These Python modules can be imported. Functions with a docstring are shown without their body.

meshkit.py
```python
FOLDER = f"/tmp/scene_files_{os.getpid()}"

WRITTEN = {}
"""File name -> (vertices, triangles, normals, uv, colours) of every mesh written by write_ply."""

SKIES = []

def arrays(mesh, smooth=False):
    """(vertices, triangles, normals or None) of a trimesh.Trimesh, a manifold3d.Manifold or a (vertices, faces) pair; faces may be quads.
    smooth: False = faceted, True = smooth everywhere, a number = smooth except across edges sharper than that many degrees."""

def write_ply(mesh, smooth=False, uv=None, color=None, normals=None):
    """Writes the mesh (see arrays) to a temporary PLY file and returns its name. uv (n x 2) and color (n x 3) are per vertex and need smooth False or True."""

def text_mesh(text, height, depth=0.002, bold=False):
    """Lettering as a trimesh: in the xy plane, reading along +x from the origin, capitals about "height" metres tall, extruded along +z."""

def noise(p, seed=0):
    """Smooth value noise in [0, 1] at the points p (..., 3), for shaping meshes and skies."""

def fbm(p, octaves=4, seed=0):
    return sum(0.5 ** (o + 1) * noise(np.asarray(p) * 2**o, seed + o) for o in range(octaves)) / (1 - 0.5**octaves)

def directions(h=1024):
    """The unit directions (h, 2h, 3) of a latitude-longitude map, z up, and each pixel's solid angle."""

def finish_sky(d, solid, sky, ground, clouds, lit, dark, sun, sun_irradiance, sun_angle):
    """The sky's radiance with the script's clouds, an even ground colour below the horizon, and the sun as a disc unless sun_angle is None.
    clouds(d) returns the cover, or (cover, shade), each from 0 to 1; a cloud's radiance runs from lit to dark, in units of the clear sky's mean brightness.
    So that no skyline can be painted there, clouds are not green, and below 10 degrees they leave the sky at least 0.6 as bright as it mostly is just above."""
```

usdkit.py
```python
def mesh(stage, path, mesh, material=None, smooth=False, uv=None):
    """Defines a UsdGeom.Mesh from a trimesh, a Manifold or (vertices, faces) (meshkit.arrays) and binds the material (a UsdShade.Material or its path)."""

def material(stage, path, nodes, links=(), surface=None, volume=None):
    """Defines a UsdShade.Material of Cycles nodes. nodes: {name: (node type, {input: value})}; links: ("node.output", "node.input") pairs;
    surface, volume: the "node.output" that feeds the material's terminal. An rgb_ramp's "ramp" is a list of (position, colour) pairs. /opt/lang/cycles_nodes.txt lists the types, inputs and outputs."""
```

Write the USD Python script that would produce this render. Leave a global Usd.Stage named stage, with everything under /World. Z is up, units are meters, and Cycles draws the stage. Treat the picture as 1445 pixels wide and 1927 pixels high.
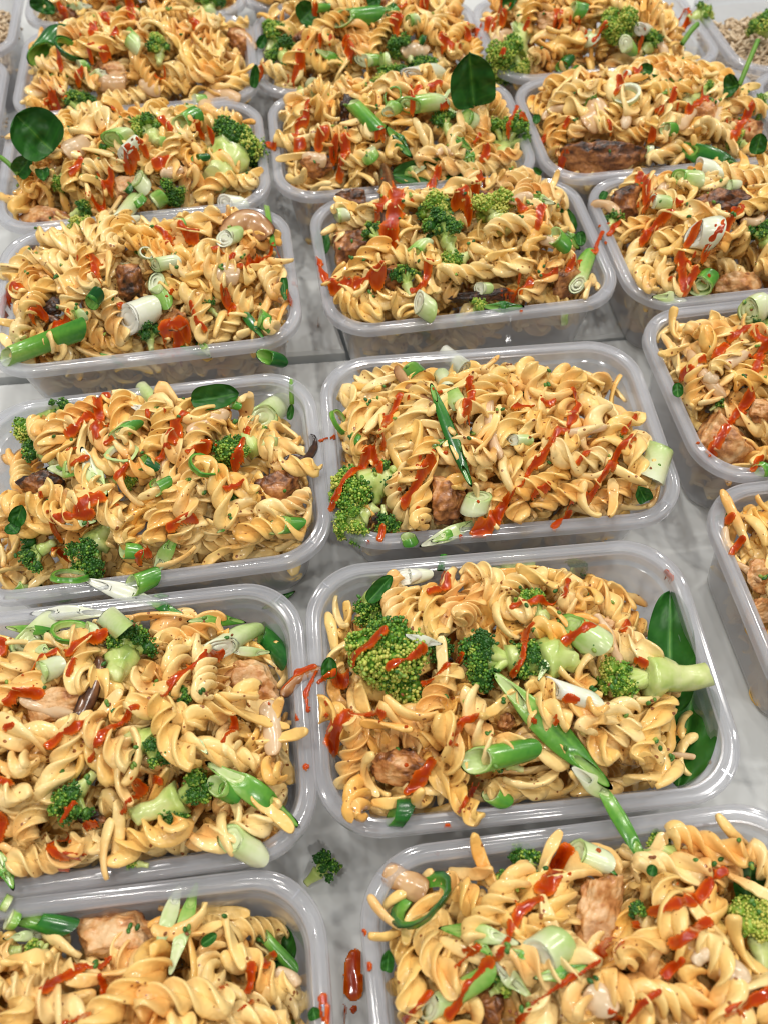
import math
import numpy as np
import trimesh
import usdkit
from scipy import ndimage as ndi
from meshkit import noise, fbm
from pxr import Usd, UsdGeom, UsdLux, UsdShade, Gf, Sdf, Vt

stage = Usd.Stage.CreateInMemory()
UsdGeom.SetStageUpAxis(stage, 'Z')
UsdGeom.SetStageMetersPerUnit(stage, 1.0)
UsdGeom.Xform.Define(stage, '/World')
rng = np.random.default_rng(7)
V3 = np.array

# ------------------------------------------------------------------ camera, lamps, exposure
RIM_Z = 0.055
FOC, PITCH, ROLL = 1.06239, 1.00265, -0.00699
CAM = V3([0.0, 0.0, 0.33216 + RIM_Z])
PW, PH = 1445.0, 1927.0
_c, _s = math.cos(ROLL), math.sin(ROLL)
_R, _U = V3([1.0, 0, 0]), V3([0, math.sin(PITCH), math.cos(PITCH)])
C_BACK = V3([0, -math.cos(PITCH), math.sin(PITCH)])
C_RIGHT, C_UP = _c * _R + _s * _U, -_s * _R + _c * _U
cam = UsdGeom.Camera.Define(stage, '/World/camera')
M = Gf.Matrix4d(*[float(x) for x in (*C_RIGHT, 0, *C_UP, 0, *C_BACK, 0, *CAM, 1)])
cam.AddTransformOp().Set(M)
cam.CreateHorizontalApertureAttr(24.0)
cam.CreateFocalLengthAttr(24.0 * FOC)
cam.CreateFStopAttr(9.5)
cam.CreateFocusDistanceAttr(0.385)
cam.CreateClippingRangeAttr(Gf.Vec2f(0.02, 50))
cam.CreateExposureAttr(-0.03)

AMBIENT = 0.18
LAMP = 455.0
dome = UsdLux.DomeLight.Define(stage, '/World/room_light')
dome.CreateIntensityAttr(1.0)
_dm = usdkit.material(stage, '/World/Looks/room_light', {'b': ('background_shader', {'color': (1.0, 0.985, 0.96), 'strength': AMBIENT})}, surface='b.background')
UsdShade.MaterialBindingAPI.Apply(dome.GetPrim()).Bind(_dm)
for i, (lx, ly, k) in enumerate([(-0.75, 0.75, 1.0), (0.15, 1.15, 1.0), (0.95, 0.55, 0.9), (-0.25, 0.0, 0.4),
                                 (-0.9, 2.0, 0.8), (0.45, 2.3, 0.8), (1.5, 1.7, 0.6), (0.55, -0.95, 0.8), (-0.7, -0.8, 0.7)]):
    l = UsdLux.SphereLight.Define(stage, f'/World/ceiling_lamp_{i + 1:03d}')
    l.CreateRadiusAttr(0.05)
    l.CreateIntensityAttr(LAMP * k)
    l.CreateColorAttr(Gf.Vec3f(1.0, 0.95, 0.88))
    l.AddTranslateOp().Set(Gf.Vec3d(lx, ly, 2.0))
    l.CreateNormalizeAttr(False)


def px_ray(px, py):
    x, y = (px - PW / 2) / PW, -(py - PH / 2) / PW
    d = C_RIGHT * x + C_UP * y - C_BACK * FOC
    return d / np.linalg.norm(d)


def on_plane(px, py, z):
    d = px_ray(px, py)
    return CAM + d * ((z - CAM[2]) / d[2])


def metres(px, p):                       # length of px photograph pixels at the point p
    return px / (FOC * PW) * float(np.dot(V3(p) - CAM, -C_BACK))


# ------------------------------------------------------------------ materials
LK = '/World/Looks/'


def mat(name, nodes, links=(), surface='p.BSDF'):
    return usdkit.material(stage, LK + name, nodes, links, surface=surface)


def plastic(name, fac, edge, rough):
    return mat(name, {
        'lw': ('layer_weight', {'blend': 0.35}),
        'mr': ('map_range', {'from_min': 0.0, 'from_max': 1.0, 'to_min': fac, 'to_max': edge, 'clamp': True}),
        't': ('transparent_bsdf', {'color': (0.95, 0.958, 0.975)}),
        'd': ('diffuse_bsdf', {'color': (0.78, 0.80, 0.86)}),
        'tl': ('translucent_bsdf', {'color': (0.86, 0.88, 0.93)}),
        'm1': ('mix_closure', {'fac': 0.5}), 'm2': ('mix_closure', {}), 'm3': ('mix_closure', {}),
        'lf': ('layer_weight', {'blend': 0.5}), 'fp': ('math', {'math_type': 'power', 'value2': 4.0}), 'f': ('math', {'math_type': 'multiply_add', 'value2': 0.75, 'value3': 0.045}),
        'g': ('glossy_bsdf', {'color': (1, 1, 1), 'roughness': rough}),
    }, [('lw.facing', 'mr.value'), ('d.BSDF', 'm1.closure1'), ('tl.BSDF', 'm1.closure2'),
        ('mr.result', 'm2.fac'), ('t.BSDF', 'm2.closure1'), ('m1.closure', 'm2.closure2'),
        ('lf.facing', 'fp.value1'), ('fp.value', 'f.value1'), ('f.value', 'm3.fac'), ('m2.closure', 'm3.closure1'), ('g.BSDF', 'm3.closure2')], surface='m3.closure')


PLASTIC = plastic('clear_plastic', 0.13, 0.40, 0.13)
PLASTIC_RIM = plastic('clear_plastic_rim', 0.30, 0.66, 0.10)

STEEL = mat('worktop', {
    'geo': ('geometry', {}), 'mp': ('mapping', {'scale': (4.0, 60.0, 1.0)}),
    'n': ('noise_texture', {'scale': 9.0, 'detail': 6.0}), 'n2': ('noise_texture', {'scale': 40.0, 'detail': 5.0}),
    'r': ('rgb_ramp', {'ramp': [(0.3, (0.575, 0.60, 0.605)), (0.7, (0.595, 0.618, 0.622))]}),
    'rr': ('map_range', {'from_min': 0.3, 'from_max': 0.7, 'to_min': 0.48, 'to_max': 0.54}),
    'b': ('bump', {'strength': 0.03, 'distance': 0.0003}),
    'p': ('principled_bsdf', {'metallic': 0.0, 'roughness': 0.5})},
    [('geo.position', 'mp.vector'), ('mp.vector', 'n.vector'), ('geo.position', 'n2.vector'), ('n2.fac', 'r.fac'), ('r.color', 'p.base_color'),
     ('n2.fac', 'rr.value'), ('rr.result', 'p.roughness'), ('n.fac', 'b.height'), ('b.normal', 'p.normal')])


def pasta_mat(name, ramp):
    return mat(name, {
        'oi': ('object_info', {}), 'tc': ('texture_coordinate', {}), 'geo': ('geometry', {}),
        'n': ('noise_texture', {'scale': 70.0, 'detail': 1.0}),
        'add': ('math', {'math_type': 'multiply_add', 'value2': 0.55, 'value3': -0.05}),
        'add2': ('math', {'math_type': 'multiply_add', 'value2': 0.62}),
        'r': ('rgb_ramp', {'ramp': ramp}),
        'v': ('voronoi_texture', {'scale': 330.0, 'randomness': 1.0}),
        'vn': ('noise_texture', {'scale': 160.0, 'detail': 0.0}),
        'vr': ('map_range', {'from_min': 0.48, 'from_max': 0.75, 'to_min': 0.0, 'to_max': 0.27, 'clamp': True}),
        'vl': ('math', {'math_type': 'less_than'}),
        'vmix': ('mix', {'color2': (0.30, 0.11, 0.03)}),
        'on': ('noise_texture', {'scale': 45.0, 'detail': 1.0}),
        'orr': ('map_range', {'from_min': 0.49, 'from_max': 0.70, 'to_min': 0.0, 'to_max': 0.62, 'clamp': True}),
        'omix': ('mix', {'color2': (0.80, 0.34, 0.055)}),
        'bn': ('noise_texture', {'scale': 700.0, 'detail': 1.0}),
        'b': ('bump', {'strength': 0.32, 'distance': 0.0006}),
        'p': ('principled_bsdf', {'roughness': 0.33, 'ior': 1.42, 'coat_weight': 0.45, 'coat_roughness': 0.09})},
        [('geo.position', 'n.vector'), ('n.fac', 'add.value1'), ('oi.random', 'add2.value1'), ('add.value', 'add2.value3'), ('add2.value', 'r.fac'),
         ('geo.position', 'v.vector'), ('geo.position', 'vn.vector'), ('vn.fac', 'vr.value'), ('v.distance', 'vl.value1'), ('vr.result', 'vl.value2'),
         ('geo.position', 'on.vector'), ('on.fac', 'orr.value'), ('orr.result', 'omix.fac'), ('r.color', 'omix.color1'),
         ('omix.color', 'vmix.color1'), ('vl.value', 'vmix.fac'), ('vmix.color', 'p.base_color'),
         ('geo.position', 'bn.vector'), ('bn.fac', 'b.height'), ('b.normal', 'p.normal'),], surface='p.BSDF')


PASTA = pasta_mat('cooked_pasta', [(0.0, (0.92, 0.75, 0.40)), (0.4, (0.91, 0.68, 0.29)), (0.75, (0.88, 0.59, 0.19)), (1.0, (0.83, 0.45, 0.08))])

SAUCE = mat('red_sauce', {
    'a': ('attribute', {'attribute': 'thick'}), 'geo': ('geometry', {}),
    'n': ('noise_texture', {'scale': 240.0, 'detail': 3.0}), 'ad': ('math', {'math_type': 'multiply_add', 'value2': 0.5, 'value3': -0.22}),
    'ad2': ('math', {'math_type': 'add'}),
    'r': ('rgb_ramp', {'ramp': [(0.05, (0.86, 0.33, 0.03)), (0.4, (0.76, 0.14, 0.006)), (0.95, (0.48, 0.045, 0.002))]}),
    'b': ('bump', {'strength': 0.10, 'distance': 0.0005}),
    'tl': ('translucent_bsdf', {'color': (0.80, 0.16, 0.01)}), 'mx': ('mix_closure', {'fac': 0.16}),
    'p': ('principled_bsdf', {'roughness': 0.16, 'ior': 1.38, 'specular_ior_level': 0.45, 'coat_weight': 0.8, 'coat_roughness': 0.025})},
    [('a.fac', 'ad2.value1'), ('geo.position', 'n.vector'), ('n.fac', 'ad.value1'), ('ad.value', 'ad2.value2'), ('ad2.value', 'r.fac'),
     ('r.color', 'p.base_color'), ('n.fac', 'b.height'), ('b.normal', 'p.normal'), ('p.BSDF', 'mx.closure1'), ('tl.BSDF', 'mx.closure2')], surface='mx.closure')


def tinted(name, ramp, attr='tint', nscale=300.0, namp=0.25, rough=0.3, bump=0.2, coat=0.2, transl=0.0):
    nodes = {
        'a': ('attribute', {'attribute': attr}), 'geo': ('geometry', {}), 'n': ('noise_texture', {'scale': nscale, 'detail': 2.0}),
        'ad': ('math', {'math_type': 'multiply_add', 'value2': namp, 'value3': -namp / 2}), 'ad2': ('math', {'math_type': 'add'}),
        'r': ('rgb_ramp', {'ramp': ramp}), 'b': ('bump', {'strength': bump, 'distance': 0.0008}),
        'p': ('principled_bsdf', {'roughness': rough, 'coat_weight': coat, 'coat_roughness': 0.15})}
    links = [('a.fac', 'ad2.value1'), ('geo.position', 'n.vector'), ('n.fac', 'ad.value1'), ('ad.value', 'ad2.value2'), ('ad2.value', 'r.fac'),
             ('r.color', 'p.base_color'), ('n.fac', 'b.height'), ('b.normal', 'p.normal')]
    if transl:
        nodes |= {'tl': ('translucent_bsdf', {}), 'mx': ('mix_closure', {'fac': transl})}
        links += [('r.color', 'tl.color'), ('p.BSDF', 'mx.closure1'), ('tl.BSDF', 'mx.closure2')]
        return mat(name, nodes, links, surface='mx.closure')
    return mat(name, nodes, links)


SCALLION = tinted('spring_onion', [(0.0, (0.86, 0.88, 0.80)), (0.25, (0.70, 0.80, 0.46)), (0.45, (0.42, 0.62, 0.17)), (0.65, (0.14, 0.40, 0.045)), (0.85, (0.03, 0.20, 0.025)), (1.0, (0.010, 0.095, 0.018))],
                  nscale=420, namp=0.14, rough=0.25, bump=0.12, coat=0.3, transl=0.12)
MEAT = tinted('cooked_meat', [(0.0, (0.76, 0.52, 0.29)), (0.25, (0.66, 0.37, 0.155)), (0.4, (0.55, 0.25, 0.085)), (0.5, (0.44, 0.185, 0.06)), (0.74, (0.19, 0.068, 0.022)), (1.0, (0.022, 0.012, 0.010))],
              nscale=420, namp=0.55, rough=0.42, bump=0.9, coat=0.15)
ONION = tinted('fried_onion', [(0.0, (0.80, 0.64, 0.43)), (0.35, (0.72, 0.46, 0.23)), (0.6, (0.36, 0.16, 0.06)), (0.8, (0.09, 0.035, 0.018)), (1.0, (0.018, 0.011, 0.012))],
               nscale=260, namp=0.25, rough=0.24, bump=0.25, coat=0.35, transl=0.18)
SPINACH = tinted('spinach_leaf', [(0.0, (0.22, 0.44, 0.06)), (0.4, (0.035, 0.19, 0.016)), (1.0, (0.010, 0.085, 0.009))],
                 nscale=160, namp=0.5, rough=0.5, bump=0.6, coat=0.0, transl=0.15)
BROC_STEM = tinted('broccoli_stem', [(0.0, (0.68, 0.73, 0.36)), (0.5, (0.46, 0.59, 0.16)), (1.0, (0.17, 0.34, 0.05))], nscale=260, namp=0.7, rough=0.3, bump=0.25, coat=0.25)
BROC_BUD = tinted('broccoli_buds', [(0.0, (0.60, 0.60, 0.13)), (0.3, (0.34, 0.48, 0.06)), (0.6, (0.11, 0.29, 0.022)), (1.0, (0.02, 0.105, 0.012))], nscale=500, namp=0.45, rough=0.42, bump=0.3, coat=0.1)
RICE = mat('boiled_rice', {'oi': ('object_info', {}), 'r': ('rgb_ramp', {'ramp': [(0, (0.66, 0.54, 0.38)), (1, (0.55, 0.41, 0.26))]}),
                           'p': ('principled_bsdf', {'roughness': 0.45})},
           [('oi.random', 'r.fac'), ('r.color', 'p.base_color')])

# ------------------------------------------------------------------ object helpers
used = {}
labels = []          # (prim, zone label pieces) resolved at the end


def path_for(parent, name):
    base = f'{parent}/{name}'
    n = used.get(base, 0)
    used[base] = n + 1
    return base if n == 0 else f'{base}_{n:03d}'


def thing(name, loc, label=None, cat=None, group=None, kind=None):
    x = UsdGeom.Xform.Define(stage, path_for('/World', name))
    x.AddTranslateOp().Set(Gf.Vec3d(*map(float, loc)))
    tag(x.GetPrim(), label, cat, group, kind)
    return x.GetPrim()


def tag(p, label=None, cat=None, group=None, kind=None):
    for k, v in (('label', label), ('category', cat), ('group', group), ('kind', kind)):
        if v:
            p.SetCustomDataByKey(k, v)
    return p


def part(name, v, f, material, parent, origin=(0, 0, 0), smooth=True, attrs=None):
    """One mesh under parent; v is in world coordinates, origin the place of its thing. smooth True keeps the vertices, so attributes fit them."""
    pp = parent if isinstance(parent, str) else str(parent.GetPath())
    f = np.asarray(f)
    if f.shape[1] == 4:
        f = np.vstack([f[:, [0, 1, 2]], f[:, [0, 2, 3]]])
    if attrs and smooth is not True:
        smooth = True
    m = usdkit.mesh(stage, path_for(pp, name), (np.asarray(v) - V3(origin), f), material, smooth=smooth)
    for k, a in (attrs or {}).items():
        UsdGeom.PrimvarsAPI(m).CreatePrimvar(k, Sdf.ValueTypeNames.FloatArray, 'vertex').Set(Vt.FloatArray.FromNumpy(np.asarray(a, np.float32)))
    return m


def join(parts):
    vs, fs, n = [], [], 0
    for v, f in parts:
        vs.append(v); fs.append(np.asarray(f) + n); n += len(v)
    return np.vstack(vs), np.vstack(fs)


def grid_faces(nu, nv, wrap_v=False, off=0):
    i, j = np.meshgrid(np.arange(nu - 1), np.arange(nv if wrap_v else nv - 1), indexing='ij')
    j2 = (j + 1) % nv
    q = np.stack([i * nv + j, i * nv + j2, (i + 1) * nv + j2, (i + 1) * nv + j], -1).reshape(-1, 4) + off
    return np.vstack([q[:, [0, 1, 2]], q[:, [0, 2, 3]]])


def sample(v, f, n, r):
    a, b, c = v[f[:, 0]], v[f[:, 1]], v[f[:, 2]]
    w = np.linalg.norm(np.cross(b - a, c - a), axis=1)
    k = np.searchsorted(np.cumsum(w) / w.sum(), r.random(n)).clip(0, len(f) - 1)
    u, t = r.random((2, n))
    m = u + t > 1
    u[m], t[m] = 1 - u[m], 1 - t[m]
    return a[k] + (b - a)[k] * u[:, None] + (c - a)[k] * t[:, None]


def unit(v):
    v = np.asarray(v, float)
    return v / (np.linalg.norm(v) + 1e-12)


# ------------------------------------------------------------------ worktop
def slab(name, poly, z0, z1):
    import shapely
    p = shapely.Polygon(poly)
    inner = p.buffer(-0.002, join_style=2)
    a = trimesh.creation.extrude_polygon(p, z1 - z0 - 0.002, engine='earcut')
    a.apply_translation([0, 0, z0])
    vo, vi = V3(p.exterior.coords)[:-1], V3(inner.exterior.coords)[:-1]
    vi = V3([vi[np.argmin(((vi - q) ** 2).sum(1))] for q in vo])
    n = len(vo)
    v = np.vstack([np.c_[vo, np.full(n, z1 - 0.002)], np.c_[vi, np.full(n, z1)]])
    f = [[i, (i + 1) % n, n + (i + 1) % n] for i in range(n)] + [[i, n + (i + 1) % n, n + i] for i in range(n)] + [[n, n + i, n + i + 1] for i in range(1, n - 1)]
    side = a.faces[np.abs(a.face_normals[:, 2]) < 0.5]
    bot = a.faces[a.face_normals[:, 2] < -0.5]
    v, f = join([(np.array(a.vertices), np.vstack([side, bot])), (v, np.array(f))])
    m = part(name, v, f, STEEL, '/World', smooth=False)
    tag(m.GetPrim(), kind='structure')


slab('worktop', [(-0.8, -0.45), (0.9, -0.45), (0.9, 0.447), (-0.024, 0.3640), (-0.8, 0.296)], -0.03, 0.0)
slab('worktop', [(-0.8, 0.300), (-0.0240, 0.3680), (-0.0335, 0.4030), (-0.20, 1.20), (-0.9, 1.20)], -0.03, 0.003)
slab('worktop', [(-0.0190, 0.3685), (0.9, 0.451), (0.9, 1.20), (-0.195, 1.20), (-0.0285, 0.4030)], -0.03, -0.0015)

# ------------------------------------------------------------------ containers
HA, HB, CR = 0.0875, 0.0605, 0.0275
BOX = {'M2': (0.0549, 0.1296, 0.0928), 'M3': (0.0565, 0.2590, 0.0868), 'L2': (-0.1185, 0.1063, 0.1242), 'L1': (-0.1050, -0.0144, 0.1059), 'M1': (0.0811, 0.0079, 0.1147),
       'L3': (-0.1169, 0.2335, 0.1431), 'L4': (-0.1376, 0.3697, 0.1468), 'L5': (-0.1635, 0.4878, 0.1465), 'L6': (-0.1797, 0.6068, 0.1296), 'L7': (-0.1984, 0.7270, 0.1149),
       'M4': (0.0468, 0.4019, 0.1502), 'M5': (0.0115, 0.5195, 0.1269), 'M6': (-0.0088, 0.6370, 0.1269), 'M7': (-0.0300, 0.7570, 0.11), 'R5': (0.1641, 0.6545, 0.1408),
       'R4': (0.1872, 0.5369, 0.1408), 'R3': (0.2233, 0.4200, 0.1408), 'R2': (0.2371, 0.2990, 0.1459), 'R1': (0.2465, 0.1757, 0.1303),
       'FR1': (0.3421, 0.6643, 0.1489), 'FL1': (-0.3711, 0.6666, 0.1474), 'FR2': (0.3600, 0.5445, 0.1480), 'FL2': (-0.3550, 0.5470, 0.1450)}
ORD = ['front', 'second', 'third', 'fourth', 'fifth', 'sixth', 'seventh']
PHR = {}
for k in BOX:
    if k[0] == 'F':
        PHR[k] = {'FR1': 'the right-hand rice container', 'FL1': 'the upper left-hand rice container', 'FR2': 'the container at the right edge', 'FL2': 'the lower left-hand rice container'}[k]
    else:
        PHR[k] = f"{ORD[int(k[1]) - 1]} {dict(L='left', M='middle', R='right')[k[0]]}-column tub"


def local(k, p):                         # world xy -> the container's own axes
    x, y, a = BOX[k]
    c, s = math.cos(a), math.sin(a)
    q = np.asarray(p)[..., :2] - V3([x, y])
    return np.stack([c * q[..., 0] + s * q[..., 1], -s * q[..., 0] + c * q[..., 1]], -1)


def world(k, q):
    x, y, a = BOX[k]
    c, s = math.cos(a), math.sin(a)
    q = np.asarray(q)
    return np.stack([x + c * q[..., 0] - s * q[..., 1], y + s * q[..., 0] + c * q[..., 1]], -1)


def inset_of(k, p):                      # distance inside the rim's outer outline
    q = np.abs(local(k, p)) - V3([HA - CR, HB - CR])
    return CR - (np.linalg.norm(np.maximum(q, 0), axis=-1) + np.minimum(q.max(-1), 0))


def ring_pts(i, z, n=14):
    a, b, r = HA - i, HB - i, max(CR - i * 0.75, 0.004)
    out = []
    for cx, cy, t0 in ((a - r, b - r, 0), (-a + r, b - r, 90), (-a + r, -b + r, 180), (a - r, -b + r, 270)):
        t = np.radians(t0 + np.linspace(0, 90, n))
        out.append(np.c_[cx + r * np.cos(t), cy + r * np.sin(t)])
    p = np.vstack(out)
    return np.c_[p, np.full(len(p), z)]


def loft(profile, closed):
    rings = [ring_pts(i, z) for i, z in profile]
    n = len(rings[0])
    v = np.vstack(rings + ([rings[0]] if closed else []))
    f = grid_faces(len(rings) + (1 if closed else 0), n, True)
    if closed:                           # weld the doubled ring
        f = np.where(f >= len(rings) * n, f - len(rings) * n, f)
        v = v[:len(rings) * n]
    return v, f


body_prof = [(0.024, 0.0), (0.0185, 0.0), (0.0162, 0.0009), (0.0146, 0.0035), (0.0140, 0.007), (0.0110, 0.026), (0.0080, 0.0462), (0.0064, 0.0474), (0.0060, 0.0482), (0.0058, 0.0532),
             (0.0066, 0.0532), (0.0069, 0.0488), (0.0073, 0.0481), (0.0088, 0.0470), (0.0118, 0.026), (0.0148, 0.0072), (0.0154, 0.0042), (0.0168, 0.0017), (0.0187, 0.0009), (0.024, 0.0009)]
bv, bf = loft(body_prof, False)
nr = len(bv) // len(body_prof)
c0, c1 = len(bv), len(bv) + 1
bv = np.vstack([bv, [[0, 0, 0.0]], [[0, 0, 0.0009]]])
_i = np.arange(nr)
bf = np.vstack([bf, np.c_[(_i + 1) % nr, _i, np.full(nr, c0)], np.c_[_i + (len(body_prof) - 1) * nr, (_i + 1) % nr + (len(body_prof) - 1) * nr, np.full(nr, c1)]])
rim_prof = [(0.0057, 0.0524), (0.0068, 0.0530), (0.0067, 0.0543), (0.0061, 0.0551), (0.0050, 0.0553), (0.0043, 0.0548), (0.0036, 0.0544), (0.0026, 0.0544), (0.0019, 0.0549), (0.0010, 0.0552), (0.0003, 0.0548), (0.0, 0.0540),
            (0.0, 0.0505), (0.0008, 0.0503), (0.0011, 0.0532), (0.0030, 0.0534), (0.0050, 0.0532)]
rv, rf = loft(rim_prof, True)


def fix(v, f):
    m = trimesh.Trimesh(v, f, process=False)
    return (v, f[:, ::-1]) if m.volume < 0 else (v, f)


bv, bf = fix(bv, bf)
rv, rf = fix(rv, rf)
tick = trimesh.creation.box([0.0005, 0.0042, 0.0006])

classes = stage.CreateClassPrim('/World/meal_container_kind')
classes.SetTypeName('Xform')
part('body', bv, bf, PLASTIC, classes, smooth=40)
RIMP = str(part('rim', rv, rf, PLASTIC_RIM, classes, smooth=40).GetPath())
for sx, sy in ((1, 1), (-1, 1), (1, -1), (-1, -1)):
    t = tick.copy()
    ang = math.atan2(sy, sx)
    t.apply_transform(trimesh.transformations.rotation_matrix(ang - math.pi / 2, [0, 0, 1]))
    rad = CR - 0.0032
    t.apply_translation([sx * (HA - CR) + rad * math.cos(ang), sy * (HB - CR) + rad * math.sin(ang), 0.0551])
    part('rim_notch', np.array(t.vertices), np.array(t.faces), PLASTIC_RIM, RIMP, smooth=False)

BOX_LOOK = {
    'M2': 'clear plastic tub of pasta with a big broccoli stalk and tall spinach leaf', 'M3': 'clear plastic tub of pasta with broccoli at its left end and sauce stripes',
    'L2': 'clear plastic tub of pasta topped by many pale spring onion slices at left', 'L1': 'clear plastic tub of pasta and pale chicken, front left corner of the picture',
    'M1': 'clear plastic tub of pasta with a thick pale spring onion chunk, front right corner', 'L3': 'clear plastic tub of pasta with a curled charred strip at its right end',
    'L4': 'clear plastic tub of pasta with one thick white spring onion slice in front', 'L5': 'clear plastic tub with a large spinach leaf sticking up at its left',
    'L6': 'clear plastic tub of pasta with a dark green spring onion tube at left', 'L7': 'clear plastic tub of pasta cut by the top left edge of the picture',
    'M4': 'clear plastic tub of pasta with charred chicken at left, its front wall showing', 'M5': 'clear plastic tub of pasta with an upright spinach leaf at back right',
    'M6': 'blurred clear plastic tub of pasta at the top middle with dark spinach behind', 'R5': 'clear plastic tub of pasta at upper right beside the rice tub',
    'R4': 'clear plastic tub with a large browned chicken piece at front left', 'R3': 'clear plastic tub with a white onion block crossed by red sauce',
    'R2': 'clear plastic tub with a large pale chicken piece in its front left corner', 'R1': 'clear plastic tub at the right edge, only its left end in view',
    'FR1': 'clear plastic tub of brown rice and broccoli in the top right corner', 'FL1': 'clear plastic tub of brown rice in the top left corner',
    'M7': 'clear plastic tub of pasta peeping in at the top middle edge', 'FR2': 'clear plastic tub showing only its rim corner at the right edge',
    'FL2': 'clear plastic tub of rice at the left edge behind the big spinach leaf'}
for k, (x, y, a) in BOX.items():
    xf = UsdGeom.Xform.Define(stage, path_for('/World', 'meal_container'))
    zb = 0.003 if (k[0] == 'L' and k not in ('L1', 'L2', 'L3')) or k in ('FL1', 'FL2') else 0.0002
    xf.AddTranslateOp().Set(Gf.Vec3d(x, y, zb if zb == 0.003 else 0.0002))
    xf.AddRotateZOp().Set(math.degrees(a))
    xf.GetPrim().GetReferences().AddInternalReference(classes.GetPath())
    xf.GetPrim().SetInstanceable(True)
    tag(xf.GetPrim(), BOX_LOOK[k], 'container', 'clear plastic meal containers set out in rows')

# ------------------------------------------------------------------ height fields
G, GX, GY, NX, NY = 0.001, -0.48, -0.10, 960, 950
xs, ys = GX + (np.arange(NX) + 0.5) * G, GY + (np.arange(NY) + 0.5) * G
XY = np.stack(np.meshgrid(xs, ys), -1)
HF = np.zeros((NY, NX))                  # what has been laid down so far
TF = np.zeros((NY, NX))                  # the surface the heap of each container should reach
PROT = np.zeros((NY, NX), bool)          # cells kept free of further pasta
INS = {}
HEAP = {  # centre, edge (metres above the rim), lean along x and y, then hollows (px, py, radius, depth)
    'M2': (0.015, -0.010, 0.0, -0.004, [(1245, 1160, 0.030, 0.034), (1330, 1400, 0.020, 0.022)]), 'M3': (0.016, -0.009, -0.002, -0.005, [(1190, 750, 0.025, 0.014)]),
    'L2': (0.014, -0.008, 0, -0.004, [(510, 1170, 0.03, 0.022)]), 'L1': (0.017, -0.012, 0, -0.004, [(550, 1770, 0.03, 0.026)]), 'M1': (0.015, -0.008, 0, 0, []),
    'L3': (0.015, -0.010, 0, 0, [(545, 750, 0.03, 0.022), (10, 890, 0.02, 0.022)]), 'L4': (0.018, -0.007, 0, 0, []), 'L5': (0.022, -0.008, 0, 0, [(30, 330, 0.025, 0.015)]),
    'L6': (0.022, -0.007, 0, 0, []), 'L7': (0.024, -0.008, 0, 0, []), 'M4': (0.021, -0.008, 0, 0, [(1105, 470, 0.024, 0.024)]), 'M5': (0.022, -0.008, 0, 0, []),
    'M6': (0.026, -0.008, 0, 0, []), 'R5': (0.022, -0.012, -0.006, 0, [(1290, 80, 0.03, 0.014)]), 'R4': (0.018, -0.008, 0, 0, []), 'R3': (0.018, -0.007, 0, 0, []),
    'R2': (0.015, -0.009, 0, 0, []), 'R1': (0.014, -0.009, 0, 0, []), 'M7': (0.018, -0.008, 0, 0, []),
    'FR1': (-0.012, -0.022, 0, 0, []), 'FL1': (-0.012, -0.022, 0, 0, []), 'FL2': (-0.012, -0.022, 0, 0, []), 'FR2': (-0.02, -0.03, 0, 0, [])}


def window(k, pad=0.105):
    x, y, _ = BOX[k]
    i0, i1 = max(int((x - pad - GX) / G), 0), min(int((x + pad - GX) / G), NX)
    j0, j1 = max(int((y - pad * 0.85 - GY) / G), 0), min(int((y + pad * 0.85 - GY) / G), NY)
    return slice(j0, j1), slice(i0, i1)


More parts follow.
